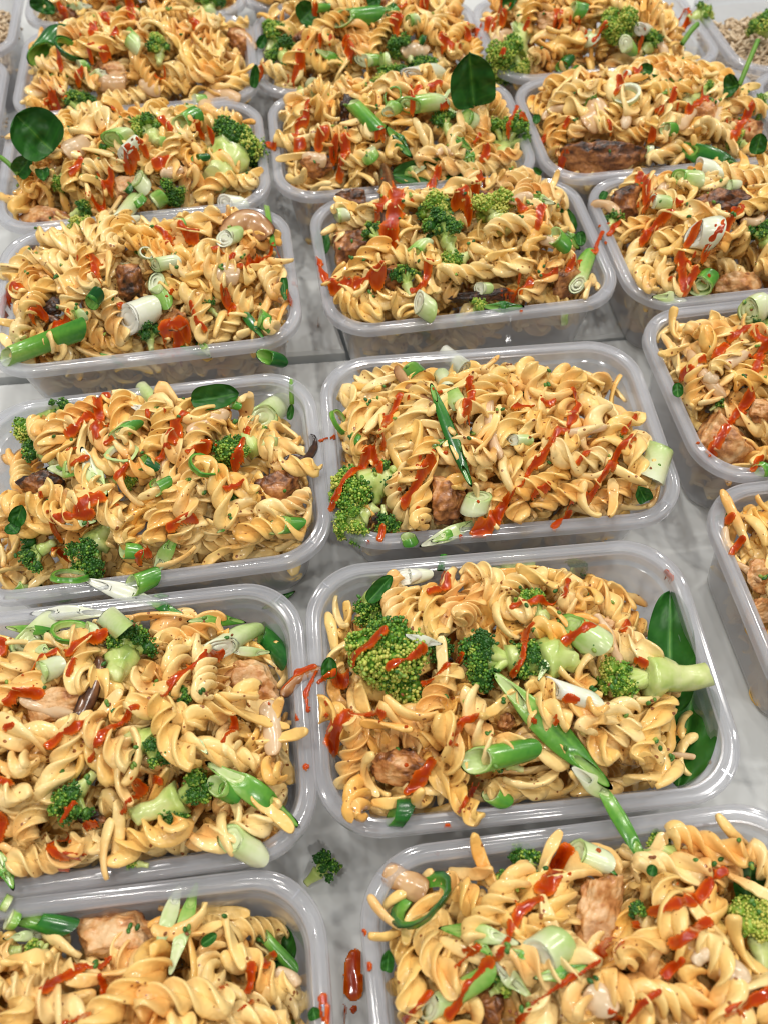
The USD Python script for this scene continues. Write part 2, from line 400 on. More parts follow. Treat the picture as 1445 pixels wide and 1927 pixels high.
for k in BOX:
    w = window(k)
    ins = inset_of(k, XY[w])
    q = local(k, XY[w])
    rim = (ins > 0) & (ins < 0.0068)
    HF[w][rim] = RIM_Z
    inside = ins >= 0.0068
    HF[w][inside] = 0.0015
    HF[w][ins >= 0.030] = 0.015          # nothing is laid on the floor in the middle, where no view reaches
    c, e, lx, ly, holes = HEAP[k]
    u, v = np.clip(q[..., 0] / (HA - 0.008), -1, 1), np.clip(q[..., 1] / (HB - 0.008), -1, 1)
    t = RIM_Z + e + (c - e) * (1 - np.abs(u) ** 3) * (1 - np.abs(v) ** 2.6) + lx * u + ly * v
    t = t + (fbm(np.c_[XY[w].reshape(-1, 2) * 45, np.zeros(u.size)], 2, 5).reshape(u.shape) - 0.5) * 0.012
    for hx, hy, hr, hd in holes:
        hp = on_plane(hx, hy, RIM_Z - 0.005)
        t = t - hd * np.exp(-((XY[w] - hp[:2]) ** 2).sum(-1) / (hr * 0.8) ** 2)
    TF[w][inside] = t[inside]
    TF[w][rim] = RIM_Z


def cells(p):
    i = ((p[..., 0] - GX) / G).astype(int).clip(0, NX - 1)
    j = ((p[..., 1] - GY) / G).astype(int).clip(0, NY - 1)
    return j, i


def march(px, py, H, zmax=0.13):
    """The first point of the height field H under a pixel."""
    d = px_ray(px, py)
    t = np.linspace((zmax - CAM[2]) / d[2], (0.0 - CAM[2]) / d[2], 500)
    p = CAM + t[:, None] * d
    j, i = cells(p)
    hit = p[:, 2] <= H[j, i]
    k = int(np.argmax(hit)) if hit.any() else len(t) - 1
    return p[k]


def stamp(p, H=None):
    H = HF if H is None else H
    j, i = cells(p)
    np.maximum.at(H, (j, i), p[:, 2])


# ------------------------------------------------------------------ pasta shapes
def spiral(r, L=0.037, R=0.0062, turns=1.45, bend=0.5, lobes=3, width=0.00125, curl=0.5):
    ns = 34
    s = np.linspace(-0.5, 0.5, ns)
    a = bend * s + 0.35 * r.normal() * np.sin(2 * np.pi * s + r.random() * 6)
    x = np.cumsum(np.cos(a)) * L / ns
    y = np.cumsum(np.sin(a)) * L / ns
    x, y = x - x.mean(), y - y.mean()
    N, B = np.c_[-np.sin(a), np.cos(a), 0 * a], np.tile([0, 0, 1.0], (ns, 1))
    T = np.c_[np.cos(a), np.sin(a), 0 * a]
    ph = 2 * np.pi * turns * (s + 0.06 * np.sin(2 * np.pi * s + r.random() * 6)) + r.random() * 6
    env = 1 - 0.30 * np.clip((np.abs(s) - 0.40) / 0.1, 0, 1) ** 2
    rings = []
    prof = [(0.16, 1.0), (0.42, 0.85), (0.68, 1.0), (0.86, 1.0), (0.97, 0.62), (1.0, 0.0), (0.97, -0.62), (0.86, -1.0), (0.68, -1.0), (0.42, -0.85), (0.16, -1.0)]
    ext = r.normal(size=(2, lobes)) * 0.0016
    for l in range(lobes):
        Rk = R * env * (0.92 + 0.16 * (noise(np.c_[s * 4 + 10 * l, 0 * s + r.random() * 50, 0 * s]) - 0.3))
        shift = np.where(s < 0, ext[0, l] * np.clip((-s - 0.25) / 0.25, 0, 1) ** 2, ext[1, l] * np.clip((s - 0.25) / 0.25, 0, 1) ** 2)
        for rho, tau in prof:
            ang = ph + 2 * np.pi * l / lobes + curl * rho * rho
            cr, sr = np.cos(ang), np.sin(ang)
            rr, tt = Rk * rho, width * tau
            u, v = rr * cr - tt * sr, rr * sr + tt * cr
            rings.append(np.c_[x, y, 0 * x] + N * u[:, None] + B * v[:, None] + T * (shift * rho)[:, None])
    P = np.stack(rings, 1)               # ns x m x 3
    m = P.shape[1]
    v = P.reshape(-1, 3)
    f = grid_faces(ns, m, True)
    e0 = P[0].mean(0) - T[0] * 0.0006
    e1 = P[-1].mean(0) + T[-1] * 0.0006
    k = np.arange(m)
    f = np.vstack([f, np.c_[(k + 1) % m, k, np.full(m, len(v))], np.c_[k + (ns - 1) * m, (k + 1) % m + (ns - 1) * m, np.full(m, len(v) + 1)]])
    v = np.vstack([v, e0, e1])
    v = v + (noise(v * 420 + r.random() * 99)[:, None] - 0.5) * 0.0005
    return fix(v, f)


def strip(r, L=0.034, W=0.0066, th=0.0013, twist=1.6, bend=1.4):
    ns = 26
    s = np.linspace(-0.5, 0.5, ns)
    a = bend * s
    x, y = np.cumsum(np.cos(a)) * L / ns, np.cumsum(np.sin(a)) * L / ns
    x, y = x - x.mean(), y - y.mean()
    N, B = np.c_[-np.sin(a), np.cos(a), 0 * a], np.tile([0, 0, 1.0], (ns, 1))
    ph = twist * s + r.random() * 3
    w = W / 2 * (0.35 + 0.65 * np.sqrt(np.clip(1 - (np.abs(s) * 2) ** 3, 0, 1))) * (0.9 + 0.3 * (noise(np.c_[s * 5, 0 * s + r.random() * 50, 0 * s]) - 0.5))
    th = th * (0.7 + 0.3 * np.sqrt(np.clip(1 - (np.abs(s) * 2) ** 4, 0, 1)))
    t = np.arange(14) * 2 * np.pi / 14
    rings = []
    for q in t:
        cx, sy = np.sign(np.cos(q)) * abs(np.cos(q)) ** 0.8, np.sign(np.sin(q)) * abs(np.sin(q)) ** 0.7
        rr, tt = w * cx, th * sy + 0.25 * w * (1 - cx * cx)
        u, v = rr * np.cos(ph) - tt * np.sin(ph), rr * np.sin(ph) + tt * np.cos(ph)
        rings.append(np.c_[x, y, 0 * x] + N * u[:, None] + B * v[:, None])
    P = np.stack(rings, 1)
    m = 14
    v = P.reshape(-1, 3)
    f = grid_faces(ns, m, True)
    k = np.arange(m)
    f = np.vstack([f, np.c_[(k + 1) % m, k, np.full(m, len(v))], np.c_[k + (ns - 1) * m, (k + 1) % m + (ns - 1) * m, np.full(m, len(v) + 1)]])
    v = np.vstack([v, P[0].mean(0), P[-1].mean(0)])
    v = v + (noise(v * 420 + r.random() * 99)[:, None] - 0.5) * 0.0005
    return fix(v, f)


r0 = np.random.default_rng(11)
SHAPES = []
for i in range(13):
    ln = r0.uniform(0.030, 0.040)
    SHAPES.append(spiral(r0, L=ln, R=r0.uniform(0.0053, 0.0064), turns=ln / (r0.uniform(0.0175, 0.0235) if i < 7 else r0.uniform(0.024, 0.034)), bend=r0.uniform(0.2, 1.5), width=r0.uniform(0.00115, 0.0015), curl=r0.uniform(0.2, 0.7)))
for i in range(3):
    SHAPES.append(spiral(r0, L=r0.uniform(0.030, 0.038), R=0.0068, turns=r0.uniform(0.7, 0.9), bend=r0.uniform(0.5, 1.6), width=0.0014, curl=0.4, lobes=2 + i % 2))
for i in range(8):
    SHAPES.append(strip(r0, L=r0.uniform(0.022, 0.038), W=r0.uniform(0.0048, 0.0070), th=r0.uniform(0.0011, 0.0014), twist=r0.uniform(0.8, 2.6), bend=r0.uniform(0.5, 2.4)))
NSH = len(SHAPES)
PROB = np.r_[np.full(13, 1.0), np.full(3, 0.7), np.full(8, 0.75)]
PROB /= PROB.sum()
S_LOW = [sample(*s, 150, r0) for s in SHAPES]
S_MID = [sample(*s, 650, r0) for s in SHAPES]
S_HI = [sample(*s, 4200, r0) for s in SHAPES]


def rot_euler(yaw, pitch, roll):
    cy, sy, cp, sp, cr, sr = np.cos(yaw), np.sin(yaw), np.cos(pitch), np.sin(pitch), np.cos(roll), np.sin(roll)
    z = np.zeros_like(cy)
    o = z + 1
    Rz = np.stack([np.stack([cy, -sy, z], -1), np.stack([sy, cy, z], -1), np.stack([z, z, o], -1)], -2)
    Ry = np.stack([np.stack([cp, z, sp], -1), np.stack([z, o, z], -1), np.stack([-sp, z, cp], -1)], -2)
    Rx = np.stack([np.stack([o, z, z], -1), np.stack([z, cr, -sr], -1), np.stack([z, sr, cr], -1)], -2)
    return Rz @ Ry @ Rx


PIECES = []                              # (container, shape, rotation, position)


def fill(k, drop, limit, over=0.004, K=14, seed=0, fails_max=26):
    r = np.random.default_rng(hash_seed(k) + seed)
    w = window(k)
    jj0, ii0 = w[0].start, w[1].start
    ins = inset_of(k, XY[w])
    ok = ins > 0.0105
    fails = 0
    for n in range(limit):
        if fails > fails_max:
            break
        if n % 3 == 0:
            need = np.where(ok & ~PROT[w], TF[w] - drop - HF[w], 0)
            need = np.maximum(need - 0.002, 0)
            if need.sum() / max(ok.sum(), 1) < 0.0011:
                break
            cdf = np.cumsum(need.ravel() ** 1.5)
        pick = np.searchsorted(cdf / cdf[-1], r.random(K)).clip(0, need.size - 1)
        pj, pi = np.unravel_index(pick, need.shape)
        sh = r.choice(NSH, p=PROB)
        deep = need.max() > 0.02
        R = rot_euler(r.random(K) * 2 * np.pi, r.normal(size=K) * (0.30 if r.random() < 0.8 else 0.8), r.random(K) * 2 * np.pi)
        P = np.einsum('kab,nb->kna', R, S_LOW[sh])
        pos = np.stack([xs[ii0 + pi], ys[jj0 + pj]], -1)
        P[..., :2] += pos[:, None]
        j, i = cells(P)
        gap = HF[j, i] - P[..., 2]
        z = np.partition(gap, int(0.93 * gap.shape[1]), axis=1)[:, int(0.93 * gap.shape[1])] - 0.0006
        P[..., 2] += z[:, None]
        inn = inset_of(k, P)
        wall = 0.0082 + np.clip(0.047 - P[..., 2], 0, 1) * 0.155
        viol = np.where(P[..., 2] < RIM_Z + 0.0012, np.maximum(wall - inn, 0), np.maximum(0.0005 - inn, 0)).max(1)
        excess = np.maximum(P[..., 2] - (TF[j, i] - drop) - over, 0).mean(1)
        prot = PROT[j, i].mean(1)
        cost = viol * 60 + excess * 30 + prot * 1.0 + z * 1.0
        b = int(np.argmin(cost))
        if viol[b] > 0.0016 or excess[b] > 0.0035 or prot[b] > 0.16:
            fails += 1
            continue
        fails = 0
        p3 = V3([*pos[b], z[b]])
        PIECES.append((k, sh, R[b], p3))
        stamp(S_MID[sh] @ R[b].T + p3)


def hash_seed(k):
    return sum(ord(c) * 31 ** i for i, c in enumerate(k)) % 100000


PASTA_BOXES = [k for k in BOX if k[0] != 'F']
for k in PASTA_BOXES:
    fill(k, 0.013, 400, K=6)

# ------------------------------------------------------------------ what lies in each container
# tables give page, then spots read off that page (eight two-fold enlargements of the picture); spots become points on the heap by following the sight line down to it
PAGE = {1: (0, 0), 2: (722, 0), 3: (0, 480), 4: (722, 480), 5: (0, 960), 6: (722, 960), 7: (0, 1440), 8: (722, 1440)}


def full(pg, x, y):
    return PAGE[pg][0] + x / 2.0, PAGE[pg][1] + y / 2.0


def rows(text, nnum):
    for line in text.strip().splitlines():
        t = line.split()
        if t:
            yield [float(q) for q in t[:nnum]], t[nnum:]


# chunks of meat: container page cx cy width height turn tone (0 pale .. 1 black)
CHUNKS = {
    'M2': '6 60 960 210 130 -10 .48\n6 830 440 70 120 30 .12\n6 1050 550 150 100 0 .1\n6 470 790 60 60 0 .55',
    'M3': '4 230 890 150 190 20 .42\n5 1420 20 60 60 0 .75', 'L2': '5 215 720 280 110 -12 .10\n5 960 640 230 170 15 .04\n7 340 185 140 60 10 .92',
    'L3': '3 1040 870 180 170 10 .62\n3 150 850 170 100 0 .8', 'L1': '7 430 650 360 190 5 .13', 'M1': '8 810 540 170 350 25 .12\n8 400 905 110 130 0 .6',
    'L4': '3 490 85 140 150 0 .55\n3 640 240 120 100 0 .22\n3 190 185 130 50 -30 .95\n1 120 940 80 60 0 .9', 'L5': '1 165 795 200 100 0 .36\n1 470 680 110 90 0 .2\n2 -900 400 10 10 0 .3',
    'L6': '1 420 245 130 80 0 .15\n1 905 150 90 130 0 .5', 'M4': '1 1330 890 190 200 30 .58\n1 1335 740 130 90 0 .68\n2 380 745 130 90 0 .8\n4 380 140 290 50 -8 .9\n4 690 85 110 120 0 .5\n4 30 60 120 90 0 .55',
    'R1': '6 1420 240 110 130 0 .2\n6 1425 370 110 130 0 .3', 'R2': '4 1285 670 270 200 30 .2\n4 1440 560 100 110 0 .2', 'R3': '2 1285 755 230 130 5 .74\n2 930 740 160 120 0 .6\n4 1345 80 190 120 0 .36',
    'R4': '2 840 565 350 140 -3 .58\n2 1375 485 130 110 0 .16\n2 1210 410 110 140 0 .45', 'R5': '2 470 180 90 100 0 .5\n2 620 60 90 60 0 .35', 'M5': '1 1310 410 80 110 0 .9\n1 1190 600 120 80 0 .3',
    'M6': '1 1150 120 110 100 0 .7\n2 0 0 60 50 0 .6', 'L7': '1 250 40 80 60 0 .25'}
# broccoli: page, crown x y radius, stem end x y, stem width, tone (0 yellow .. 1 dark), number of clusters
BROC = {
    'M2': '6 45 550 165 150 500 50 .42 9\n6 395 570 105 640 540 80 .8 7\n6 560 570 95 720 560 130 .78 6\n6 560 360 75 640 470 60 .4 5\n6 890 640 90 1150 690 130 .35 6\n6 410 235 45 560 215 50 .7 4\n6 710 245 60 700 190 24 .75 5\n5 1390 380 70 1425 290 60 .72 5\n8 440 -10 40 520 20 30 .5 4\n6 205 520 60 140 480 30 .85 4',
    'M3': '3 1345 890 110 1425 860 110 .42 7\n5 1335 45 80 1400 0 60 .35 6\n4 15 830 60 60 780 30 .85 5\n4 825 660 24 825 690 14 .8 3\n6 5 40 50 0 0 20 .9 4',
    'L2': '5 470 520 105 420 640 100 .85 7\n5 590 900 75 490 840 80 .75 5\n7 270 130 95 330 60 50 .7 6\n7 740 100 85 520 190 95 .66 6\n7 640 215 60 600 250 40 .8 4\n5 680 700 32 620 690 22 .8 3\n7 500 370 30 560 380 24 .5 3',
    'L3': '3 890 730 80 1040 730 90 .62 6\n3 220 590 60 150 610 40 .85 5\n3 155 740 55 200 780 40 .8 4\n3 110 660 60 190 630 40 .45 4\n5 335 170 85 420 10 80 .72 6\n5 135 165 75 180 130 40 .9 5\n3 470 840 45 380 860 30 .3 4\n3 875 915 35 870 870 20 .9 3',
    'M1': '8 525 355 60 565 460 70 .75 5\n8 450 430 28 480 440 16 .85 3\n8 1040 300 45 1090 420 130 .35 4\n8 1400 620 110 1420 720 60 .2 7\n8 960 550 40 990 570 20 .9 3\n8 440 830 45 400 860 30 .5 4',
    'L1': '7 20 720 40 80 700 40 .7 4\n7 130 690 36 180 690 40 .4 3', 'L4': '1 320 870 55 340 900 40 .35 4\n3 565 300 60 570 330 30 .92 5\n3 780 190 45 800 210 20 .9 4\n1 540 940 40 560 955 30 .5 4',
    'L5': '1 890 580 115 810 690 130 .68 8\n1 560 500 70 600 540 50 .4 5\n1 230 685 40 240 660 30 .4 4\n1 310 790 40 290 800 30 .7 4\n1 650 720 55 640 690 30 .85 4',
    'L6': '1 480 90 75 490 130 60 .55 5\n1 300 400 70 310 430 40 .8 5\n1 600 190 50 600 220 30 .4 4\n1 400 205 24 400 220 14 .5 3', 'L7': '1 790 20 60 780 60 40 .5 4',
    'M4': '2 200 800 75 210 850 60 .3 6\n2 230 880 85 250 930 50 .9 6\n2 420 800 85 440 850 80 .15 6\n1 1420 890 65 1440 920 30 .85 5\n4 80 90 55 90 120 30 .85 5\n4 350 190 38 340 210 20 .2 4\n4 270 30 50 300 10 40 .35 4',
    'R1': '6 1283 35 28 1290 50 14 .85 3\n6 1400 20 30 1430 10 20 .4 3', 'R2': '4 1430 260 60 1440 290 30 .85 5\n4 1255 565 28 1240 575 14 .75 3\n4 1205 330 26 1210 345 14 .7 3',
    'R3': '2 1430 890 70 1440 920 40 .85 5\n4 1155 115 45 1170 130 20 .85 4\n2 700 930 40 690 950 30 .4 4\n2 860 830 40 850 850 20 .6 4', 'R4': '2 1190 340 40 1130 400 60 .4 4\n2 1405 400 50 1440 360 40 .45 5\n2 1330 530 42 1350 540 30 .25 4\n2 785 405 36 790 425 20 .6 4',
    'R5': '2 470 230 100 520 130 90 .4 6\n2 890 105 65 940 110 60 .35 4\n2 1190 60 46 1150 70 40 .3 4\n2 1000 160 46 980 190 40 .6 4', 'M5': '2 460 535 95 440 590 40 .55 7\n2 45 310 70 20 350 60 .85 5\n2 230 460 46 240 490 30 .5 4\n2 -20 330 46 10 370 40 .2 4',
    'M6': '1 1065 210 62 1090 240 40 .75 5\n1 1040 140 70 1030 180 60 .5 5\n2 60 190 50 80 210 30 .7 4\n2 150 260 50 150 300 40 .8 4'}
# spring onion: page x1 y1 x2 y2 width, colour d g p w or x (pale turning green), shape t tube, r ring, l flat sliver
SCAL = {
    'M2': '6 650 395 850 530 110 xt\n6 600 640 845 725 75 wt\n6 455 660 800 1000 110 gl\n8 740 30 850 125 75 pl\n8 815 20 1015 360 62 gl\n6 300 945 585 885 95 gt\n6 25 240 178 230 62 wt\n8 0 165 125 165 95 dt\n8 385 85 475 145 70 gt\n6 225 170 212 225 26 dt\n6 100 475 200 500 40 wl\n6 640 520 590 620 30 pl',
    'M3': '4 80 395 140 455 90 gt\n4 145 375 260 310 45 gt\n4 215 345 310 425 62 wt\n4 210 415 245 490 56 pt\n4 235 470 305 575 66 xt\n4 185 510 315 840 50 dl\n4 465 680 560 680 44 pt\n4 1050 695 1000 875 95 pt\n6 370 -90 330 30 95 pt\n6 170 105 335 30 56 pl\n6 85 50 105 125 58 gt\n6 458 75 472 142 28 dl\n3 1270 600 1290 650 48 gr\n3 1315 650 1355 690 40 gt\n4 165 700 225 680 34 gl\n6 200 100 290 70 40 gl',
    'L2': '5 50 510 185 385 95 pt\n5 150 385 365 385 62 wl\n5 215 445 305 455 80 gr\n5 300 435 375 450 56 pt\n5 375 375 490 480 88 pt\n5 30 440 200 450 40 gl\n5 345 260 560 330 66 wl\n5 465 300 610 240 76 gt\n5 570 345 665 375 42 dl\n5 590 320 620 320 24 dl\n5 90 625 250 560 88 pt\n5 730 405 905 425 46 gl\n5 775 520 970 455 84 pt\n5 945 395 1090 550 82 dt\n5 860 525 1000 535 36 pl\n5 720 845 760 890 36 pl\n7 820 0 1085 185 90 gl\n7 785 55 895 120 74 gt\n7 835 255 1000 360 92 pt\n7 0 350 30 430 60 gl\n5 165 515 200 500 30 dl\n5 100 480 170 520 50 pl',
    'L3': '3 945 540 1055 465 92 pt\n3 420 690 528 615 50 gt\n3 395 735 510 735 66 pr\n3 310 740 375 865 70 pl\n3 715 750 810 820 78 gr\n3 512 765 600 800 52 dt\n3 550 830 615 840 44 gr\n3 570 890 650 845 52 gt\n3 490 545 562 570 34 wl\n3 505 440 565 500 50 pt\n3 195 780 272 790 66 xl\n3 860 545 912 570 34 gt\n5 1005 45 1145 45 68 gt\n5 950 155 1045 105 40 dl\n5 580 215 645 75 60 xl\n5 425 130 540 140 62 gt\n5 110 245 240 220 46 gl\n5 55 270 235 265 44 pl\n5 230 250 292 245 48 gr\n5 0 250 80 240 72 xl\n3 975 375 1075 400 52 dt\n5 820 60 845 45 20 gl\n3 250 990 330 985 40 pl',
    'M1': '8 685 310 875 380 92 pt\n8 30 590 265 440 110 dr\n8 245 610 475 655 70 xl\n8 555 745 690 650 140 pt\n8 435 745 535 850 70 pl\n8 605 800 740 770 62 gl\n8 110 955 440 765 84 xt\n8 820 360 860 400 36 dl\n8 480 700 560 740 50 gl\n8 340 650 400 700 44 xl',
    'L1': '7 590 670 660 470 60 pl\n7 640 740 720 470 64 xl\n7 60 570 285 625 74 dt\n7 0 570 70 590 70 xt\n7 0 510 45 530 60 xt\n7 940 590 1110 775 46 gt\n7 0 640 130 630 40 pl',
    'L4': '3 440 245 595 180 110 wt\n3 -10 395 335 265 72 gt\n3 565 55 645 205 70 xt\n3 555 35 685 10 52 pt\n3 330 200 385 125 56 dt\n3 258 215 325 200 52 xt\n3 950 190 1035 250 64 gt\n3 895 160 975 265 36 dl\n3 380 350 445 385 26 dl\n3 685 325 770 352 28 dl\n1 420 915 485 955 50 pl\n1 825 905 905 875 60 pt\n1 655 825 705 830 40 xt\n1 530 920 560 960 44 pr\n1 1003 765 1030 930 22 gt\n3 745 290 780 350 30 xl',
    'L5': '1 400 535 490 490 66 xt\n1 440 585 525 510 50 wt\n1 655 465 750 420 66 gt\n1 575 490 635 500 44 xt\n1 720 590 790 580 28 dt\n1 495 640 565 720 60 pt\n1 505 720 545 785 50 gt\n1 435 805 505 715 56 pt\n1 555 760 630 710 64 xt\n1 815 745 935 765 66 wt\n1 465 690 500 720 40 dt\n1 465 805 515 795 30 wt\n1 350 520 395 500 40 dl',
    'L6': '1 130 210 235 80 90 dt\n1 240 160 275 190 72 dr\n1 275 220 335 215 40 xt\n1 455 110 540 195 66 xt\n1 630 390 740 388 46 pt\n1 715 370 780 365 40 xt\n1 465 415 490 430 24 dl\n1 330 265 400 250 36 pl', 'L7': '1 730 30 800 20 40 xt\n1 250 10 330 5 30 pl',
    'M4': '2 95 935 170 865 54 xt\n2 625 860 700 930 62 gt\n4 722 130 770 -10 62 xt\n4 110 160 200 225 84 pt\n4 258 212 315 188 42 pt\n4 405 190 495 190 52 dl\n4 345 95 410 95 46 pt\n4 675 165 725 150 50 pt\n1 1245 790 1325 780 54 pt\n2 160 690 200 680 30 dt\n2 560 740 620 760 40 xl\n2 690 850 720 900 50 gl\n4 230 10 265 40 30 gl',
    'R2': '4 1350 215 1435 185 100 pt\n4 1400 815 1445 800 60 gt\n4 1250 330 1290 350 30 pl', 'R3': '2 1080 655 1210 680 62 xt\n2 1160 610 1300 635 66 wt\n2 990 755 1095 765 52 pt\n2 1285 680 1345 680 46 pt\n2 1130 880 1280 880 110 wt\n4 1180 125 1235 60 80 gt\n4 1045 130 1130 140 44 pl\n2 1160 745 1200 740 36 wl',
    'R4': '2 875 350 950 350 60 pr\n2 1050 470 1105 470 50 gt\n2 1130 480 1390 585 80 dl\n2 985 525 1030 520 40 pt\n2 960 268 1030 268 30 dl\n2 1100 270 1150 290 30 dl\n2 900 268 935 265 30 wt\n2 1060 330 1090 320 24 xl',
    'R5': '2 690 20 770 30 60 gt\n2 895 145 945 200 48 xt\n2 665 230 710 180 46 dt\n2 700 240 760 250 46 dt\n2 755 75 800 130 52 pt\n2 965 80 1005 85 44 wt\n2 480 100 520 60 50 pt\n2 10 30 60 20 30 dl',
    'M5': '2 55 400 235 375 62 xt\n2 225 345 330 385 86 pr\n2 0 335 70 335 72 gr\n2 5 430 50 390 50 xt\n2 80 275 210 260 60 wt\n1 1300 360 1440 505 60 gt\n1 1375 540 1410 600 70 xt\n2 30 490 80 550 60 dl\n2 310 520 330 600 50 gl\n2 290 430 350 450 70 xt\n2 75 610 140 590 36 xl\n2 270 510 310 540 40 gl',
    'M6': '1 1240 60 1440 40 60 gt\n1 1335 215 1445 205 44 xt\n1 1165 280 1200 300 66 pt\n1 1205 165 1290 210 34 gl\n2 -20 230 25 225 54 xt\n2 80 70 140 55 40 xt\n1 1120 310 1150 330 30 xt\n2 130 90 160 100 36 dt',
    'M7': '1 1180 5 1250 0 30 gt\n2 0 20 60 30 40 gt'}
# fried onion strips: page width tone then x y pairs
ONI = {
    'M2': '6 30 .25 1100 900 1180 920 1250 930\n6 50 .2 800 380 850 450 900 560', 'M3': '4 52 .5 50 430 80 460 130 500 210 540\n4 48 .22 410 490 400 600 415 690 445 750\n4 40 .2 680 660 760 650 840 640',
    'L2': '5 72 .78 360 540 340 620 300 720 270 760\n5 60 .6 1060 690 1130 630 1215 600\n5 84 .1 1000 700 1020 800 1020 910\n5 60 .12 60 690 160 740 260 750', 'L3': '3 40 .92 1060 760 1110 740 1150 745 1180 720 1165 675\n3 36 .35 620 700 610 760 600 800\n3 60 .2 860 590 780 610 700 650', 'L1': '7 60 .1 1030 780 1090 800 1120 830',
    'M1': '8 110 .38 0 400 80 440 160 480\n8 110 .05 1290 740 1340 790 1370 830\n8 150 .02 780 830 820 880 850 950\n8 70 .03 1180 750 1220 710 1260 720', 'L4': '1 110 .5 850 870 930 840 1010 890\n3 90 .2 810 60 850 50 900 60\n3 40 .8 120 170 180 200 220 230',
    'L5': '1 80 .25 770 420 790 370 850 360 900 390\n1 90 .18 250 580 290 540 320 500\n1 50 .15 600 640 640 620 680 600', 'L6': '1 80 .3 350 270 410 290 470 300\n1 50 .4 880 110 920 130 960 190\n1 50 .2 520 260 560 300 600 320', 'M4': '2 70 .8 0 650 20 740 10 850\n2 50 .2 480 730 520 740 560 745\n2 50 .1 590 860 630 880 660 900',
    'R1': '6 40 .4 1330 190 1370 205 1430 260\n6 40 .2 1290 60 1290 120 1320 160', 'R2': '4 56 .3 1160 340 1220 420 1290 520\n4 50 .12 1290 400 1330 380 1380 350\n4 60 .1 1220 430 1240 440 1270 450', 'R3': '2 44 .3 780 770 850 750 890 800\n2 40 .2 1360 790 1410 800 1440 770\n2 56 .25 1050 720 1060 690 1080 680', 'R4': '2 110 .3 790 340 800 410 760 470\n2 34 .25 600 440 640 380 720 360\n2 60 .2 1110 460 1150 420 1180 370\n2 44 .12 900 470 920 420 930 360\n2 40 .1 1250 440 1270 400 1265 340',
    'R5': '2 50 .2 420 160 440 110 500 80\n2 40 .2 1040 130 1060 160 1070 200', 'M5': '1 60 .2 1140 580 1190 590 1230 600\n2 30 .2 200 570 230 540 260 560', 'M6': '2 60 .12 70 160 120 150 170 160\n2 40 .2 300 150 310 190 330 180'}
# spinach: page base x y, tip x y, width, mode s standing or f flat, stalk end x y (0 0 for none)
SPIN = {
    'M2': '6 1090 760 1085 300 180 u 0 0\n6 1180 640 1115 1040 200 u 0 0\n6 -60 350 30 255 60 f 0 0\n5 1240 640 1240 560 60 f 0 0', 'M3': '4 985 930 955 880 60 f 0 0', 'L3': '3 720 550 900 520 95 s 0 0\n5 60 60 90 -10 60 f 0 0\n3 1090 620 1100 560 26 s 1098 470', 'M1': '8 1400 560 1390 290 130 u 0 0\n8 1000 420 1010 380 40 f 0 0\n8 10 780 20 700 50 f 0 0',
    'L1': '7 1075 760 1020 590 120 u 0 0\n7 760 680 820 640 40 f 0 0\n7 1190 960 1180 920 50 f 0 0', 'L2': '5 70 90 40 60 60 f 0 0', 'L4': '3 1070 90 1075 180 30 f 0 0', 'L5': '1 200 570 60 430 190 s 0 0\n1 70 660 120 600 70 f 0 590\n1 160 640 170 690 50 f 0 0',
    'M4': '2 30 660 330 630 90 s 0 0\n1 1215 940 1210 850 60 u 0 0\n2 690 890 655 780 110 u 0 0\n2 740 930 735 880 40 f 0 0', 'R2': '4 1105 540 1100 490 40 f 0 0', 'R3': '2 815 760 830 730 30 f 0 0', 'R4': '2 1280 330 1330 340 80 s 1408 150\n2 1400 580 1420 500 60 s 0 0\n2 570 470 575 440 30 f 0 0\n2 1010 275 960 262 40 f 0 0',
    'R5': '2 1120 170 1116 172 10 f 1180 90\n2 440 20 500 10 60 f 0 0', 'M5': '2 340 400 320 195 165 s 0 0\n2 590 660 560 640 20 f 0 0', 'M6': '1 1130 80 1190 25 90 s 0 0\n1 975 180 1000 130 36 s 0 0\n2 -60 20 -10 0 60 f 0 0', 'L7': '1 160 50 165 -10 90 s 0 0', 'L6': '1 955 330 965 240 34 s 0 0'}
